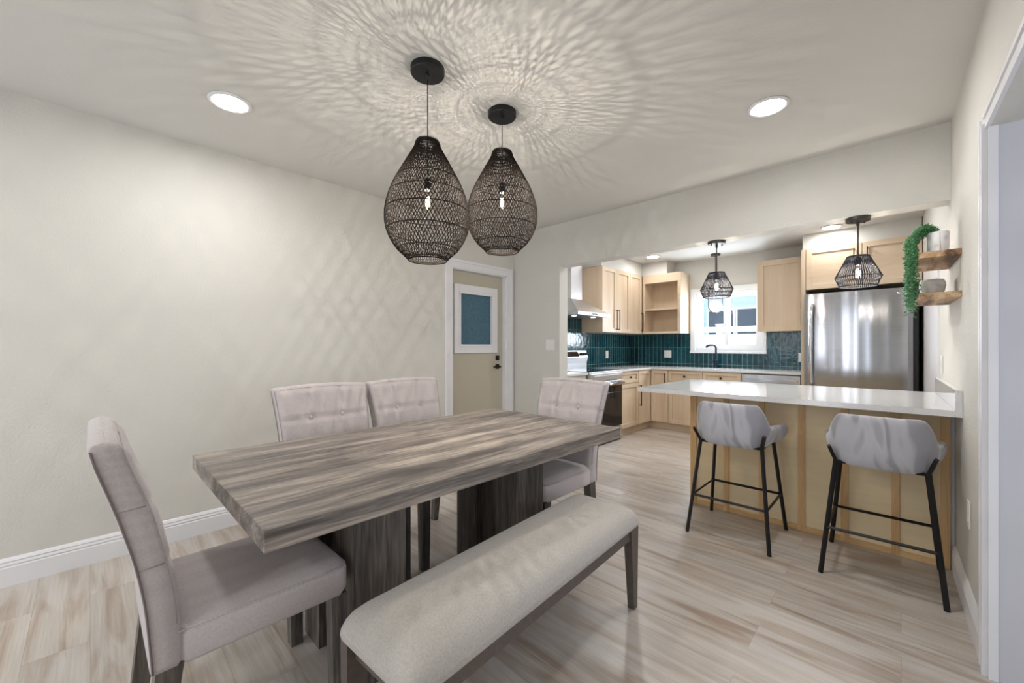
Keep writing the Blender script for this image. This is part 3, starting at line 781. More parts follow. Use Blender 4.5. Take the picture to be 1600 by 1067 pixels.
    for s in (-1, 1):
        m = MB(); m.bar((s * 0.208, 0.205, 0), (s * 0.205, 0.2, 0.386), 0.044, 0.044, 0.052, 0.052); m.build('leg', M_chairleg, t, world=False)
        m = MB(); m.bar((s * 0.208, -0.285, 0), (s * 0.203, -0.240, 0.390), 0.036, 0.040, 0.052, 0.058); m.build('leg', M_chairleg, t, world=False)
    return t
c0 = chair(); c0.location = (-1.605, 0.385, 0); c0['label'] = 'linen dining chair at the near table end, seen from its side'
dup(c0, (-2.100, 0.945, 0), -PI / 2, 'linen dining chair along the wall side, nearer the viewer')
dup(c0, (-2.105, 1.485, 0), -PI / 2, 'linen dining chair along the wall side, nearer the beige door')
dup(c0, (-1.605, 1.912, 0), PI, 'linen dining chair at the far table end, before the stove')

# ---------------------------------------------------------------- bench
bn = thing('dining_bench', 'long bench with grey-beige woven cushion and brown tapered legs', 'bench', (-1.030, 1.145, 0), math.radians(3.2))
m = MB(); W, LL = 0.182, 0.645
rows = []
n = 32
def rrect(w, l, c, z, k=5):
    out = []
    for (sx, sy, a0) in ((1, 1, 0), (-1, 1, PI / 2), (-1, -1, PI), (1, -1, 3 * PI / 2)):
        for i in range(k + 1):
            a = a0 + PI / 2 * i / k
            out.append((sx * (w - c) + c * math.cos(a), sy * (l - c) + c * math.sin(a), z))
    return out
lv = [(0.388, 0.95, 0.02), (0.392, 0.985, 0.03), (0.404, 1.0, 0.03), (0.418, 0.995, 0.035), (0.436, 0.965, 0.04), (0.452, 0.915, 0.045), (0.466, 0.83, 0.05), (0.477, 0.70, 0.05), (0.484, 0.52, 0.04), (0.488, 0.30, 0.03), (0.489, 0.10, 0.01)]
rows = [rrect(W * s - (0 if s > .9 else 0), LL - (1 - s) * W, cc, z) for z, s, cc in lv]
m.grid(rows, True, True, True)
m.build('cushion', M_benchfab, bn, world=False)
m = MB(); fw, fl = 0.162, 0.612
m.box(fw - 0.022, fw, -fl, fl, 0.332, 0.3865, 0.002); m.box(-fw, -fw + 0.022, -fl, fl, 0.332, 0.3865, 0.002)
m.box(-fw, fw, fl - 0.022, fl, 0.332, 0.3865, 0.002); m.box(-fw, fw, -fl, -fl + 0.022, 0.332, 0.3865, 0.002)
m.build('frame', M_benchleg, bn, world=False)
for sx in (-1, 1):
    for sy in (-1, 1):
        m = MB(); m.bar((sx * 0.152, sy * 0.618, 0), (sx * 0.152, sy * 0.598, 0.386), 0.032, 0.034, 0.040, 0.078); m.build('leg', M_benchleg, bn, world=False)

# ---------------------------------------------------------------- peninsula
pn = thing('peninsula_base', 'plywood bar base with pine battens behind the stools', 'cabinet', (-0.49, 3.6, 0))
m = MB(); m.box(-1.19, 0.195, 3.29, 3.95, 0, 0.872); m.build('panel', M_ply, pn)
for a, b in ((-1.20, -1.152), (-0.957, -0.922), (-0.727, -0.692), (-0.498, -0.460), (-0.275, -0.238), (-0.043, -0.006), (0.158, 0.196)):
    m = MB(); m.box(a, b, 3.278, 3.2895, 0.0, 0.872, 0.001); m.build('batten', M_pineZ, pn)
m = MB(); m.box(-1.152, 0.158, 3.2795, 3.2893, 0.0, 0.034, 0.001); m.build('bottom_strip', M_pineX, pn)
m = MB(); m.box(-1.2015, -1.1905, 3.29, 3.95, 0, 0.872); m.build('end_panel', M_ply, pn)
m = MB(); rprism(m, 3.31, 3.95, 0, 0.872, -0.0165, -0.001); m.build('filler_strip', M_white, pn)
m = MB()
m.grid([[(-1.50, 2.995, z), (wx(2.995) - 0.027, 2.995, z), (wx(4.11) - 0.027, 4.11, z), (-1.50, 4.11, z)] for z in (0.873, 0.905)], True, True, False)
pc = m.build('bar_worktop', M_quartz); tag(pc, 'white speckled quartz bar worktop over the plywood base', 'worktop')
m = MB(); 
pts = [(wx(2.995) - 0.026, 2.995), (wx(2.995) - 0.001, 2.995), (wx(4.11) - 0.001, 4.11), (wx(4.11) - 0.026, 4.11)]
m.grid([[(a, b, 0.873) for a, b in pts], [(a, b, 1.008) for a, b in pts]], True, True, False)
m.build('side_splash', M_quartz, pc)

# ---------------------------------------------------------------- bar stools (face +y)
def stool():
    t = thing('bar_stool', '', 'stool', (0, 0, 0), group='grey upholstered bar stools')
    # U path
    def path(s):   # s in -1..1 -> point + outward normal
        ang = s * 2.0
        a = 0.195; b = 0.165
        if abs(s) <= 0.72:
            q = s / 0.72 * PI / 2
            e = 2.0 / 3.2
            cx = math.copysign(abs(math.sin(q)) ** e, math.sin(q)) * a; cyy = -abs(math.cos(q)) ** e * b
            return Vector((cx, cyy - 0.02, 0))
        d = (abs(s) - 0.72) / 0.28
        return Vector((math.copysign(a, s) * (1 + 0.17 * math.sin(d * 1.7)), -0.02 + d * 0.22, 0))
    m = MB(); K = 60; rows = []
    for k in range(K + 1):
        s = -1 + 2 * k / K
        p = path(s); q0 = path(max(-1, s - 0.02)); q1_ = path(min(1, s + 0.02)); d = (q1_ - q0).normalized(); nrm = Vector((d.y, -d.x, 0))
        a = abs(s)
        f = min(1, max(0, (a - 0.30) / 0.34)); f = f * f * (3 - 2 * f)
        ztop = 0.868 - 0.140 * f - 0.012 * max(0, (a - .7) / .3)
        zbot = 0.590 + 0.03 * min(1, max(0, (a - 0.45) / 0.4))
        thk = 0.026
        if a > 0.97: thk *= 0.75; ztop -= 0.012
        ring = []
        R = 24
        zc = (ztop + zbot) / 2; hz = (ztop - zbot) / 2
        for i in range(R):
            w_ = 2 * PI * i / R
            cx = math.copysign(abs(math.cos(w_)) ** 0.55, math.cos(w_)); cz = math.copysign(abs(math.sin(w_)) ** 0.35, math.sin(w_))
            z = zc + hz * cz
            flare = 0.012 * (z - 0.61) / 0.25
            taper = 1.0
            if z < 0.66: taper = 1 - 0.10 * (0.66 - z) / 0.05
            pp = Vector((p.x * taper, p.y * taper, 0)) + nrm * (cx * thk + flare)
            ring.append((pp.x, pp.y, z))
        rows.append(ring)
    m.grid(rows, True, True, True)
    sh = m.build('backrest', M_velvet, t, world=False)
    m = MB()
    rows = [rrect(0.165, 0.178, 0.07, z) if False else [(x, y + 0.01, z) for x, y, _ in rrect(0.175 * s, 0.175 * s, 0.07 * s, 0)] for z, s in ((0.606, 0.90), (0.615, 0.99), (0.64, 1.02), (0.668, 1.0), (0.680, 0.93), (0.684, 0.7), (0.686, 0.3))]
    m.grid(rows, True, True, True); m.build('seat', M_velvet, t, world=False)
    # legs
    zt = 0.605
    for sx in (-1, 1):
        for sy in (-1, 1):
            m = MB(); f0 = (sx * 0.235, sy * 0.238 + 0.0, 0.0); f1 = (sx * 0.178, sy * 0.150, zt)
            m.tube([f0, f1], 0.0115, 4, smooth=False)
            if sy < 0: m.tube([(f1[0] - sx * 0.0, f1[1], f1[2] - 0.004), (sx * 0.203, -0.205, 0.69)], 0.0115, 4, smooth=False)
            m.build('leg', M_black, t, world=False)
    def lp(sx, sy, z):
        k = z / zt; return (sx * (0.235 + (0.178 - 0.235) * k), sy * (0.238 + (0.150 - 0.238) * k), z)
    m = MB()
    zf = 0.245
    for a, b in (((-1, -1), (1, -1)), ((-1, 1), (1, 1)), ((-1, -1), (-1, 1)), ((1, -1), (1, 1))):
        m.tube([lp(*a, zf), lp(*b, zf)], 0.0085, 4, smooth=False)
    m.build('footrest', M_black, t, world=False)
    m = MB()
    for a, b in (((-1, -1), (1, -1)), ((-1, 1), (1, 1)), ((-1, -1), (-1, 1)), ((1, -1), (1, 1))):
        m.tube([lp(*a, 0.600), lp(*b, 0.600)], 0.0085, 4, smooth=False)
    m.build('seat_frame', M_black, t, world=False)
    return t
s0 = stool(); s0.location = (-0.79, 2.985, 0); s0['label'] = 'grey velvet bar stool on black legs nearer the kitchen walkway'
dup(s0, (-0.081, 2.985, 0), 0, 'grey velvet bar stool on black legs nearer the doorway wall')

# ---------------------------------------------------------------- cabinet helpers
def frame(face, p):
    """matrix: local u (right, seen from the front), v = z up, n = out. face 'E' faces +x, 'S' faces -y"""
    if face == 'E': return Matrix(((0, 0, 1, p[0]), (1, 0, 0, p[1]), (0, 1, 0, p[2]), (0, 0, 0, 1)))
    return Matrix(((1, 0, 0, p[0]), (0, 0, -1, p[1]), (0, 1, 0, p[2]), (0, 0, 0, 1)))
def shaker(face, p, w, h, parent, name='door', mat=None, rail=0.055, t=0.02, flat=False):
    m = MB(frame(face, p))
    if flat: m.box(0, w, 0, h, 0, t, 0.0015, 1)
    else:
        r = min(rail, h * 0.3)
        m.box(0, rail, 0, h, 0, t, 0.0012, 1); m.box(w - rail, w, 0, h, 0, t, 0.0012, 1)
        m.box(rail, w - rail, 0, r, 0, t, 0.0012, 1); m.box(rail, w - rail, h - r, h, 0, t, 0.0012, 1)
        m.box(rail, w - rail, r, h - r, 0, t * 0.3)
    return m.build(name, mat or M_mapleZ, parent)
def pull(face, p, length, parent):
    """vertical black bar pull, p at its bottom centre on the door face"""
    m = MB(frame(face, p)); m.box(-0.005, 0.005, 0, length, 0.024, 0.034, 0.001, 1); m.box(-0.004, 0.004, 0.004, 0.014, 0, 0.026); m.box(-0.004, 0.004, length - 0.014, length - 0.004, 0, 0.026)
    return m.build('handle', M_blackpull, parent)
def knob(face, p, parent):
    m = MB(frame(face, p)); m.lathe([(0.006, 0.0), (0.005, 0.012), (0.015, 0.018), (0.016, 0.026), (0.010, 0.030), (0.0001, 0.031)], (0, 0, 0), 16)
    return m.build('knob', M_blackpull, parent)

CZ = 0.885  # top of base carcasses
FX = -2.73  # carcass front, left run;   door faces at -2.71
FY = 5.845  # carcass front, sink run
BY0, BY1 = 4.115, 4.875   # stove
def base_e(y0, y1, label, drawer=True, filler=0):
    t = thing('base_cabinet', label, 'cabinet', ((XL + FX) / 2, (y0 + y1) / 2, 0), group='maple base cabinets')
    m = MB(); m.box(XL + 0.002, FX, y0, y1, 0.10, CZ); m.build('carcass', M_mapleZ, t)
    m = MB(); m.box(XL + 0.01, FX - 0.06, y0, y1, 0, 0.0995); m.build('toe_kick', M_mapleX, t)
    return t
# left of stove
t = base_e(YD2 + 0.01, BY0 - 0.008, 'pale base cabinet with drawer squeezed between pier and stove')
dr_ = shaker('E', (FX, 3.66, 0.72), 0.435, 0.16, t, 'drawer', M_cabwhite, rail=0.045); knob('E', (FX + 0.02, 3.90, 0.80), dr_)
d_ = shaker('E', (FX, 3.66, 0.115), 0.435, 0.595, t, 'door', M_cabwhite); pull('E', (FX + 0.02, 4.06, 0.38), 0.29, d_)
# right of stove
t = base_e(BY1 + 0.004, 5.44, 'maple base cabinet with drawer and door right of the stove')
dr_ = shaker('E', (FX, 4.885, 0.72), 0.545, 0.16, t, 'drawer', rail=0.045); knob('E', (FX + 0.02, 5.17, 0.80), dr_)
d_ = shaker('E', (FX, 4.885, 0.115), 0.545, 0.595, t)
# corner
t = thing('corner_base_cabinet', 'maple corner base cabinet with two facing full-height doors', 'cabinet', (-3.0, 6.0, 0), group='maple base cabinets')
m = MB(); m.box(XL + 0.002, FX, 5.442, YB - 0.002, 0.10, CZ); m.box(FX, -2.448, FY, YB - 0.002, 0.10, CZ); m.build('carcass', M_mapleZ, t)
m = MB(); m.box(XL + 0.01, FX - 0.06, 5.442, YB - 0.01, 0, 0.0995); m.box(FX - 0.06, -2.448, FY + 0.06, YB - 0.01, 0, 0.0995); m.build('toe_kick', M_mapleX, t)
d_ = shaker('E', (FX, 5.446, 0.115), 0.365, 0.765, t); pull('E', (FX + 0.02, 5.468, 0.375), 0.30, d_)
d_ = shaker('S', (FX + 0.025, FY, 0.115), 0.255, 0.765, t, rail=0.05); pull('S', (-2.487, FY - 0.02, 0.53), 0.30, d_)
# sink base
t = thing('sink_base_cabinet', 'maple sink cabinet with two false drawer fronts and black knobs', 'cabinet', (-1.96, 6.1, 0), group='maple base cabinets')
m = MB(); m.box(-2.446, -1.492, FY, YB - 0.002, 0.10, CZ); m.build('carcass', M_mapleZ, t)
m = MB(); m.box(-2.446, -1.492, FY + 0.06, YB - 0.01, 0, 0.0995); m.build('toe_kick', M_mapleX, t)
for x0 in (-2.443, -1.967):
    d_ = shaker('S', (x0, FY, 0.72), 0.472, 0.16, t, 'drawer_front', rail=0.05); knob('S', (x0 + 0.236, FY - 0.02, 0.80), d_)
    d_ = shaker('S', (x0, FY, 0.115), 0.472, 0.595, t)
    pull('S', (x0 + (0.44 if x0 < -2 else 0.03), FY - 0.02, 0.40), 0.29, d_)
# dishwasher
t = thing('dishwasher', 'stainless steel dishwasher under the worktop beside the sink cabinet', 'dishwasher', (-1.17, 6.1, 0))
m = MB(); m.box(-1.488, -0.858, FY, YB - 0.01, 0.09, CZ - 0.004); m.build('body', M_black, t)
m = MB(); m.box(-1.485, -0.861, FY - 0.022, FY - 0.001, 0.11, 0.765, 0.002); m.box(-1.485, -0.861, FY - 0.022, FY - 0.001, 0.772, 0.872, 0.002); m.build('door', M_steel, t)
m = MB(); m.box(-1.46, -0.886, FY - 0.050, FY - 0.038, 0.80, 0.818, 0.003); m.box(-1.44, -1.42, FY - 0.04, FY - 0.021, 0.802, 0.816); m.box(-0.93, -0.91, FY - 0.04, FY - 0.021, 0.802, 0.816); m.build('handle', M_chrome, t)
m = MB(); m.box(-1.47, -0.876, FY + 0.05, YB - 0.02, 0, 0.089); m.build('toe_kick', M_black, t)

# worktops
m = MB(); m.box(XL + 0.014, -2.69, BY1 + 0.003, YB - 0.014, 0.886, 0.915, 0.002); m.box(-2.69, -0.852, 5.805, YB - 0.014, 0.886, 0.915, 0.002)
tag(m.build('kitchen_worktop', M_quartz), 'white L-shaped quartz worktop running from stove to fridge panel', 'worktop')
m = MB(); m.box(XL + 0.014, -2.69, YD2 + 0.004, BY0 - 0.003, 0.886, 0.915, 0.002)
tag(m.build('small_worktop', M_quartz), 'short white worktop piece between pier and stove', 'worktop')
# backsplash
m = MB(); m.box(XL + 0.001, XL + 0.012, YD2 + 0.004, YB - 0.001, 0.90, 1.42)
m.box(XL + 0.001, XL + 0.012, YD2 + 0.004, 4.873, 1.42, 1.66)
m.box(XL + 0.0125, WX0 - 0.077, YB - 0.012, YB - 0.001, 0.90, 1.42); m.box(WX0 - 0.077, WX1 + 0.047, YB - 0.012, YB - 0.001, 0.90, WZ0 - 0.036); m.box(WX1 + 0.047, -0.852, YB - 0.012, YB - 0.001, 0.90, 1.42)
tag(m.build('tile_backsplash', M_tile), 'teal stacked vertical tile backsplash around stove and sink', 'backsplash')

# ---------------------------------------------------------------- stove
st = thing('stove', 'stainless steel electric stove with black glass oven door', 'stove', (-2.98, (BY0 + BY1) / 2, 0))
y0, y1 = BY0 + 0.002, BY1 - 0.002
m = MB(); m.box(XL + 0.03, -2.70, y0, y1, 0.03, 0.895); m.box(XL + 0.03, -2.68, y0, y1, 0.895, 0.915, 0.003); m.build('body', M_steelflat, st)
m = MB(); m.box(XL + 0.10, -2.695, y0 + 0.015, y1 - 0.015, 0.9152, 0.920); m.build('cooktop', M_cooktop, st)
m = MB(); m.box(-2.70, -2.655, y0 + 0.004, y1 - 0.004, 0.80, 0.893, 0.004); m.box(-2.655, -2.652, y0 + 0.06, y1 - 0.06, 0.825, 0.868, 0.001); m.build('front_panel', M_steelflat, st)
m = MB(); m.box(-2.70, -2.658, y0 + 0.004, y1 - 0.004, 0.20, 0.790, 0.004)
od = m.build('oven_door', M_blackglass, st)
m = MB(); m.box(-2.657, -2.654, y0 + 0.10, y1 - 0.10, 0.33, 0.64, 0.001); m.build('oven_window', M_blackglass, od)
m = MB(); m.tube([(-2.615, y0 + 0.03, 0.755), (-2.615, y1 - 0.03, 0.755)], 0.014, 12); m.box(-2.66, -2.612, y0 + 0.04, y0 + 0.065, 0.742, 0.768, 0.003); m.box(-2.66, -2.612, y1 - 0.065, y1 - 0.04, 0.742, 0.768, 0.003)
m.box(-2.6575, -2.654, y0 + 0.005, y1 - 0.005, 0.728, 0.788, 0.001); m.build('handle', M_chrome, od)
m = MB(); m.box(-2.70, -2.665, y0 + 0.004, y1 - 0.004, 0.045, 0.192, 0.003); m.build('drawer', M_steelflat, st)
m = MB(); m.box(-2.76, -2.68, y0 + 0.01, y1 - 0.01, 0.0, 0.042); m.build('plinth', M_black, st)
m = MB(); m.prism([(XL + 0.014, 0.916), (-3.215, 0.916), (-3.215, 1.00), (-3.19, 1.075), (-3.225, 1.17), (XL + 0.014, 1.17)], 'y', y0, y1)
bgd = m.build('backguard', M_steelflat, st)
m = MB(); m.prism([(-3.20, 1.088), (-3.1885, 1.088), (-3.218, 1.155), (-3.23, 1.155)], 'y', y0 + 0.22, y1 - 0.22); m.build('display', M_blackglass, bgd)
for yy in (y0 + 0.06, y0 + 0.14, y1 - 0.165, y1 - 0.11, y1 - 0.055):
    m = MB(Matrix.Translation((-3.203, yy, 1.118)) @ Matrix.Rotation(math.radians(70), 4, 'Y')); m.lathe([(0.021, 0), (0.021, 0.012), (0.016, 0.026), (0.0001, 0.027)], (0, 0, 0), 18); m.build('knob', M_black, bgd)

# ---------------------------------------------------------------- range hood
hd = thing('range_hood', 'stainless steel chimney range hood above the stove', 'range hood', (-3.1, 4.483, 1.62))
ya, yb = 4.110, 4.862
m = MB(); m.box(XL + 0.013, -2.832, ya, yb, 1.618, 1.660, 0.002)
yc = (ya + yb) / 2
b0 = [(XL + 0.013, ya), (-2.835, ya), (-2.835, yb), (XL + 0.013, yb)]; b1 = [(XL + 0.013, yc - 0.13), (-3.11, yc - 0.13), (-3.11, yc + 0.13), (XL + 0.013, yc + 0.13)]
m.grid([[(a, b, 1.660) for a, b in b0], [(a, b, 1.855) for a, b in b1]], True, True, False); m.build('canopy', M_steelflat, hd)
m = MB(); m.box(XL + 0.001, -3.115, yc - 0.125, yc + 0.125, 1.856, H - 0.002); m.build('chimney', M_steelflat, hd)
m = MB(); m.box(-2.832, -2.829, yc - 0.07, yc + 0.07, 1.628, 1.648); m.build('control_strip', M_black, hd)
for yy in (yc - 0.22, yc + 0.22):
    m = MB(); m.lathe([(0.0, -0.004), (0.03, -0.004), (0.032, 0.0)], (-3.0, yy, 1.6175), 18); m.build('hood_lamp', M_hoodlamp, hd)

# ---------------------------------------------------------------- upper cabinets
UX = -2.98; UY = 6.09; UZ0, UZ1 = 1.425, 2.34
t = thing('wall_cabinet', 'tall pale two-door wall cabinet beside the range hood', 'cabinet', (-3.14, 5.27, UZ0), group='maple wall cabinets')
m = MB(); m.box(XL + 0.002, UX, 4.877, 5.658, UZ0, UZ1); m.build('carcass', M_mapleZ, t)
d_ = shaker('E', (UX, 4.879, UZ0 + 0.002), 0.387, 0.91, t); pull('E', (UX + 0.02, 5.24, UZ0 + 0.04), 0.29, d_)
d_ = shaker('E', (UX, 5.269, UZ0 + 0.002), 0.387, 0.91, t); pull('E', (UX + 0.02, 5.30, UZ0 + 0.04), 0.29, d_)
t = thing('wall_cabinet', 'narrow corner wall cabinet with one door beside the open shelves', 'cabinet', (-3.14, 6.0, UZ0), group='maple wall cabinets')
m = MB(); m.box(XL + 0.002, UX, 5.66, YB - 0.002, UZ0, UZ1); m.build('carcass', M_mapleZ, t)
d_ = shaker('E', (UX, 5.664, UZ0 + 0.002), 0.385, 0.91, t); pull('E', (UX + 0.02, 6.03, UZ0 + 0.04), 0.29, d_)
t = thing('open_shelf_cabinet', 'open maple wall cabinet with one shelf left of window', 'cabinet', (-2.66, 6.25, UZ0))
a, b = -2.955, -2.36
m = MB(); m.box(a, a + 0.018, UY, YB - 0.02, UZ0, UZ1); m.box(b - 0.018, b, UY, YB - 0.02, UZ0, UZ1); m.box(a + 0.018, b - 0.018, UY, YB - 0.02, UZ1 - 0.11, UZ1); m.box(a + 0.018, b - 0.018, UY, YB - 0.02, UZ0, UZ0 + 0.018)
m.build('carcass', M_mapleZ, t)
m = MB(); m.box(a, b, YB - 0.0195, YB - 0.003, UZ0, UZ1); m.build('back_panel', M_mapleZ, t)
m = MB(); m.box(a, a + 0.035, UY - 0.019, UY - 0.0005, UZ0, UZ1); m.box(b - 0.045, b, UY - 0.019, UY - 0.0005, UZ0, UZ1)
m.box(a + 0.035, b - 0.045, UY - 0.019, UY - 0.0005, UZ1 - 0.13, UZ1); m.box(a + 0.035, b - 0.045, UY - 0.019, UY - 0.0005, UZ0, UZ0 + 0.03); m.build('face_frame', M_mapleX, t)
m = MB(); m.box(a + 0.019, b - 0.019, UY + 0.005, YB - 0.021, 1.79, 1.812); m.build('shelf', M_mapleX, t)
t = thing('wall_cabinet', 'single-door maple wall cabinet between window and fridge', 'cabinet', (-1.12, 6.25, UZ0), group='maple wall cabinets')
m = MB(); m.box(-1.365, -0.853, UY, YB - 0.002, UZ0 - 0.003, UZ1); m.build('carcass', M_mapleZ, t)
d_ = shaker('S', (-1.363, UY, UZ0 - 0.002), 0.505, UZ1 - UZ0, t, rail=0.07); pull('S', (-0.885, UY - 0.02, UZ0 + 0.06), 0.29, d_)
m = MB(); m.box(-0.850, -0.808, 5.80, YB - 0.002, 0, 2.36)
tag(m.build('fridge_side_panel', M_mapleZ), 'tall maple panel standing between dishwasher and fridge', 'panel')
t = thing('fridge_top_cabinet', 'deep maple two-door cabinet above the fridge', 'cabinet', (-0.33, 6.1, 1.9), group='maple wall cabinets')
xr = wx(5.85) - 0.006
m = MB(); m.box(-0.806, wx(YB) - 0.004, 5.82, YB - 0.002, 1.885, 2.36); m.build('carcass', M_mapleZ, t)
d_ = shaker('S', (-0.803, 5.82, 1.887), 0.495, 0.470, t, mat=M_mapleX); pull('S', (-0.372, 5.80, 2.03), 0.27, d_)
d_ = shaker('S', (-0.302, 5.82, 1.887), xr + 0.302, 0.470, t, mat=M_mapleX); pull('S', (-0.262, 5.80, 2.03), 0.27, d_)

# ---------------------------------------------------------------- fridge
fr = thing('fridge', 'large stainless steel fridge with black side under wooden cabinet', 'fridge', (-0.34, 6.0, 0))
m = MB(); m.box(-0.795, 0.128, 5.68, YB - 0.03, 0.02, 1.80, 0.004); m.box(-0.78, 0.118, 5.665, 5.68, 0.02, 1.79); m.build('body', M_black, fr)
def bowed(x0, x1, z0, z1, yf, yb, bow):
    m = MB(); n = 24; rows = []
    for k in range(n + 1):
        u = -1 + 2 * k / n; x = (x0 + x1) / 2 + u * (x1 - x0) / 2
        e = max(0, (abs(u) - 0.94) / 0.06)
        y = yf - bow * (1 - u * u) + 0.012 * e * e
        rows.append([(x, y, z0), (x, y, z1), (x, yb, z1), (x, yb, z0)])
    m.grid(rows, True, True, False)
    for f_ in m.bm.faces:
        f_.smooth = False
    return m
fd = bowed(-0.795, 0.085, 0.72, 1.815, 5.612, 5.664, 0.012).build('door', M_fridge, fr)
m = MB(); hx = -0.715
m.tube([(hx, 5.595, 0.80), (hx - 0.004, 5.560, 0.83), (hx - 0.012, 5.547, 1.0), (hx - 0.014, 5.543, 1.2), (hx - 0.012, 5.547, 1.45), (hx - 0.004, 5.560, 1.66), (hx, 5.595, 1.69)], 0.016, 10); m.build('handle', M_chrome, fd)
fz = bowed(-0.795, 0.085, 0.06, 0.71, 5.612, 5.664, 0.012).build('freezer_drawer', M_fridge, fr)
m = MB(); m.tube([(-0.70, 5.60, 0.64), (-0.68, 5.555, 0.64), (-0.355, 5.545, 0.64), (-0.03, 5.555, 0.64), (-0.01, 5.60, 0.64)], 0.014, 10); m.build('handle', M_chrome, fz)
m = MB(); m.lathe([(0.0001, 0.0), (0.014, 0.0), (0.014, 0.003), (0.0001, 0.003)], (0, 0, 0), 18, M=Matrix.Translation((-0.02, 5.606, 1.76)) @ Matrix.Rotation(PI / 2, 4, 'X')); m.build('badge', M_chrome, fd)

# ---------------------------------------------------------------- faucet and sink items
fa = thing('faucet', 'dark blue-black gooseneck faucet standing by the window', 'faucet', (-1.95, 6.30, 0.915))
fx, fy = -1.945, 6.31
m = MB(); m.lathe([(0.0001, 0.915), (0.030, 0.915), (0.030, 0.925), (0.022, 0.935), (0.021, 1.03), (0.016, 1.04), (0.0001, 1.04)], (fx, fy, 0), 18)
m.build('body', M_navy, fa)
m = MB(); dx, dy = -0.75, -0.66
pts = [(fx, fy, 1.03), (fx, fy, 1.20)] + [(fx + dx * 0.045 * (1 - math.cos(a)), fy + dy * 0.045 * (1 - math.cos(a)), 1.20 + 0.045 * math.sin(a)) for a in [PI * k / 16 for k in range(1, 9)]]
e = pts[-1]; pts += [(e[0] + dx * 0.06, e[1] + dy * 0.06, e[2] - 0.004), (e[0] + dx * 0.095, e[1] + dy * 0.095, e[2] - 0.03)]
m.tube(pts, [0.013] * (len(pts) - 2) + [0.015, 0.016], 12); m.build('spout', M_navy, fa)
m = MB(); m.tube([(fx - 0.015, fy, 1.0), (fx - 0.07, fy - 0.02, 1.005), (fx - 0.075, fy - 0.02, 1.03)], 0.008, 8); m.build('lever', M_navy, fa)
m = MB(); m.lathe([(0.0001, 0.915), (0.022, 0.915), (0.022, 0.922), (0.012, 0.926), (0.012, 0.94), (0.016, 0.95), (0.0001, 0.952)], (-2.13, 6.28, 0), 16)
m.tube([(-2.13, 6.28, 0.945), (-2.13, 6.24, 0.945)], 0.005, 6)
tag(m.build('soap_pump', M_navy), 'small dark soap pump left of the faucet', 'soap dispenser')

# ---------------------------------------------------------------- plates on the walls
def plate(face, p, w, h, label, kind='outlet', gangs=1, parent=None):
    t = thing('wall_outlet' if kind == 'outlet' else 'light_switch', label, kind, p)
    F = frame(face, p)
    m = MB(F); m.box(-w / 2, w / 2, -h / 2, h / 2, 0.0, 0.006, 0.002, 1); m.build('plate', M_plate, t)
    for g in range(gangs):
        cx = (g - (gangs - 1) / 2) * 0.046
        if kind == 'outlet':
            for s in (-1, 1):
                m = MB(F); m.box(cx - 0.015, cx + 0.015, s * 0.021 - 0.013, s * 0.021 + 0.013, 0.006, 0.0085, 0.002, 1); m.build('socket', M_plate, t)
        else:
            m = MB(F); m.box(cx - 0.005, cx + 0.005, -0.012, 0.012, 0.006, 0.008); m.box(cx - 0.0035, cx + 0.0035, -0.002, 0.010, 0.008, 0.018); m.build('toggle', M_plate, t)
    return t
plate('S', (-2.762, YD - 0.0005, 1.245), 0.118, 0.118, 'double white toggle switch on the pier beside the kitchen opening', 'light switch', 2)
plate('E', (XL + 0.0125, 5.56, 1.10), 0.072, 0.118, 'white outlet on teal tiles right of the stove', 'outlet')
plate('S', (-2.695, YB - 0.0125, 1.105), 0.118, 0.118, 'double white outlet on teal tiles below the open shelves', 'outlet', 2)
plate('S', (-0.925, YB - 0.0125, 1.085), 0.085, 0.118, 'white outlet on teal tiles beside the tall fridge panel', 'outlet')
def wplate(y, z, label, kind):
    t = thing('wall_outlet' if kind == 'outlet' else 'light_switch', label, kind, (wx(y), y, z), RA)
    m = MB(); m.box(-0.0065, -0.0005, -0.037, 0.037, -0.06, 0.06, 0.002, 1); m.build('plate', M_plate, t, world=False)
    for s in (-1, 1):
        m = MB()
        if kind == 'outlet': m.box(-0.009, -0.0066, -0.015, 0.015, s * 0.021 - 0.013, s * 0.021 + 0.013, 0.002, 1); m.build('socket', M_plate, t, world=False)
        elif s > 0: m.box(-0.010, -0.0066, -0.016, 0.016, -0.033, 0.033, 0.002, 1); m.build('rocker', M_plate, t, world=False)
wplate(2.78, 0.462, 'white outlet low on the wall beside the doorway', 'outlet')
wplate(3.96, 1.105, 'white rocker switch just above the bar splash', 'light switch')

# ---------------------------------------------------------------- shelves, pots, trailing plant
for zt, lab in ((1.722, 'rustic wooden wall shelf holding the trailing plant'), (1.508, 'rustic wooden wall shelf holding the empty bowl pot')):
    t = MB(); y0, y1 = 3.03, 3.58
    pts = [(0.070, y0), (wx(y0) - 0.001, y0), (wx(y1) - 0.001, y1), (0.070 + RS * 0.55, y1)]
    t.grid([[(a, b, zt - 0.030) for a, b in pts], [(a, b, zt) for a, b in pts]], True, True, False)
    tag(t.build('wall_shelf', M_shelf), lab, 'shelf', 'rustic wall shelves')
px_, py_, pz_ = 0.145, 3.20, 1.7225
pp = thing('potted_plant', 'trailing green succulent spilling from a whitewashed pot on upper shelf', 'potted plant', (px_, py_, pz_))
m = MB(); m.lathe([(0.0001, 0.0), (0.040, 0.0), (0.042, 0.004), (0.044, 0.121), (0.042, 0.125), (0.037, 0.125), (0.036, 0.105)], (px_, py_, pz_), 28)
m.box(px_ - 0.004, px_ + 0.004, py_ - 0.0455, py_ - 0.041, pz_ + 0.004, pz_ + 0.118); pot = m.build('pot', M_pot, pp)
m = MB(); m.disc((px_, py_, pz_ + 0.107), 0.036, 24); m.build('soil', M_soil, pp)
m = MB(); ms = MB()
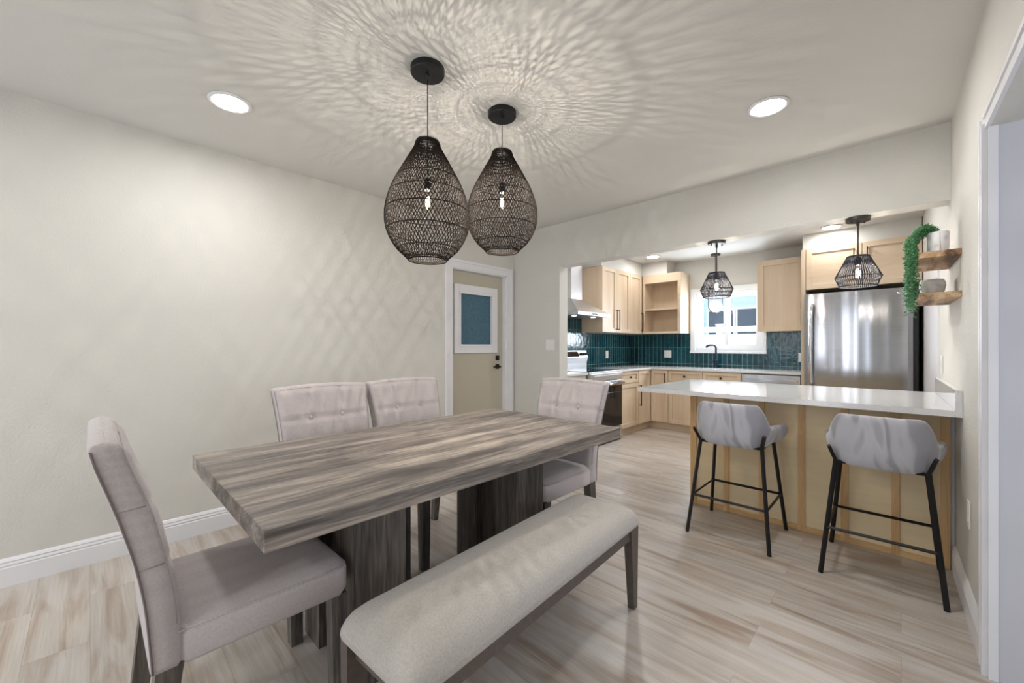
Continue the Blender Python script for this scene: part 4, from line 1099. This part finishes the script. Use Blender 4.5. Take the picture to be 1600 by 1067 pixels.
def leaf(m, c, d, s):
    d = d.normalized(); a = d.orthogonal().normalized(); a = Matrix.Rotation(random.random() * 6.28, 3, d) @ a; b = d.cross(a)
    P0 = c; P1 = c + d * s * 0.5 + a * s * 0.22; P2 = c + d * s; P3 = c + d * s * 0.5 - a * s * 0.22; Q = c + d * s * 0.5 + b * s * 0.2; Q2 = c + d * s * 0.5 - b * s * 0.12
    V = [m.bm.verts.new(p) for p in (P0, P1, P2, P3, Q, Q2)]
    for f_ in ((0, 1, 4), (1, 2, 4), (2, 3, 4), (3, 0, 4), (1, 0, 5), (2, 1, 5), (3, 2, 5), (0, 3, 5)):
        m.bm.faces.new([V[i] for i in f_]).smooth = True
for k in range(44):
    a0 = random.uniform(0, 2 * PI); r0 = random.uniform(0.0, 0.030)
    p = Vector((px_ + r0 * math.cos(a0), py_ + r0 * math.sin(a0), pz_ + 0.11))
    tx = random.uniform(0.018, 0.062); ty = py_ + random.uniform(-0.095, 0.085)
    L_ = random.uniform(0.20, 0.42) if k > 10 else random.uniform(0.02, 0.12)
    edge = Vector((tx, ty, pz_ + random.uniform(0.06, 0.13)))
    pts = []
    hgt = random.uniform(0.03, 0.065)
    for i in range(9):
        q = i / 8; v = p.lerp(edge, q); v.z += hgt * math.sin(PI * q) ; pts.append(v)
    nn = max(3, int(L_ / 0.018))
    for i in range(1, nn + 1):
        q = i / nn
        pts.append(Vector((edge.x - 0.008 * math.sin(q * 3 + k), edge.y + 0.006 * math.sin(q * 5 + k), edge.z - L_ * q)))
    ms.tube(pts, 0.0011, 4)
    for i in range(len(pts) - 1):
        for j in range(4 if i > 8 else 3):
            c = pts[i].lerp(pts[i + 1], random.random())
            d = Vector((random.uniform(-1, 1), random.uniform(-1, 1), random.uniform(-0.6, 0.7)))
            leaf(m, c, d, random.uniform(0.011, 0.019))
m.build('foliage', M_leaf, pp); ms.build('stems', M_leaf, pp)
m = MB(); cx, cy_, cz = 0.128, 3.33, 1.5085
m.lathe([(0.0001, 0.0), (0.034, 0.0), (0.040, 0.006), (0.050, 0.035), (0.055, 0.062), (0.053, 0.085), (0.046, 0.098), (0.041, 0.098), (0.045, 0.08), (0.036, 0.012), (0.0001, 0.010)], (cx, cy_, cz), 28)
tag(m.build('bowl_pot', M_pot), 'rough whitewashed round bowl pot on the lower shelf', 'pot')
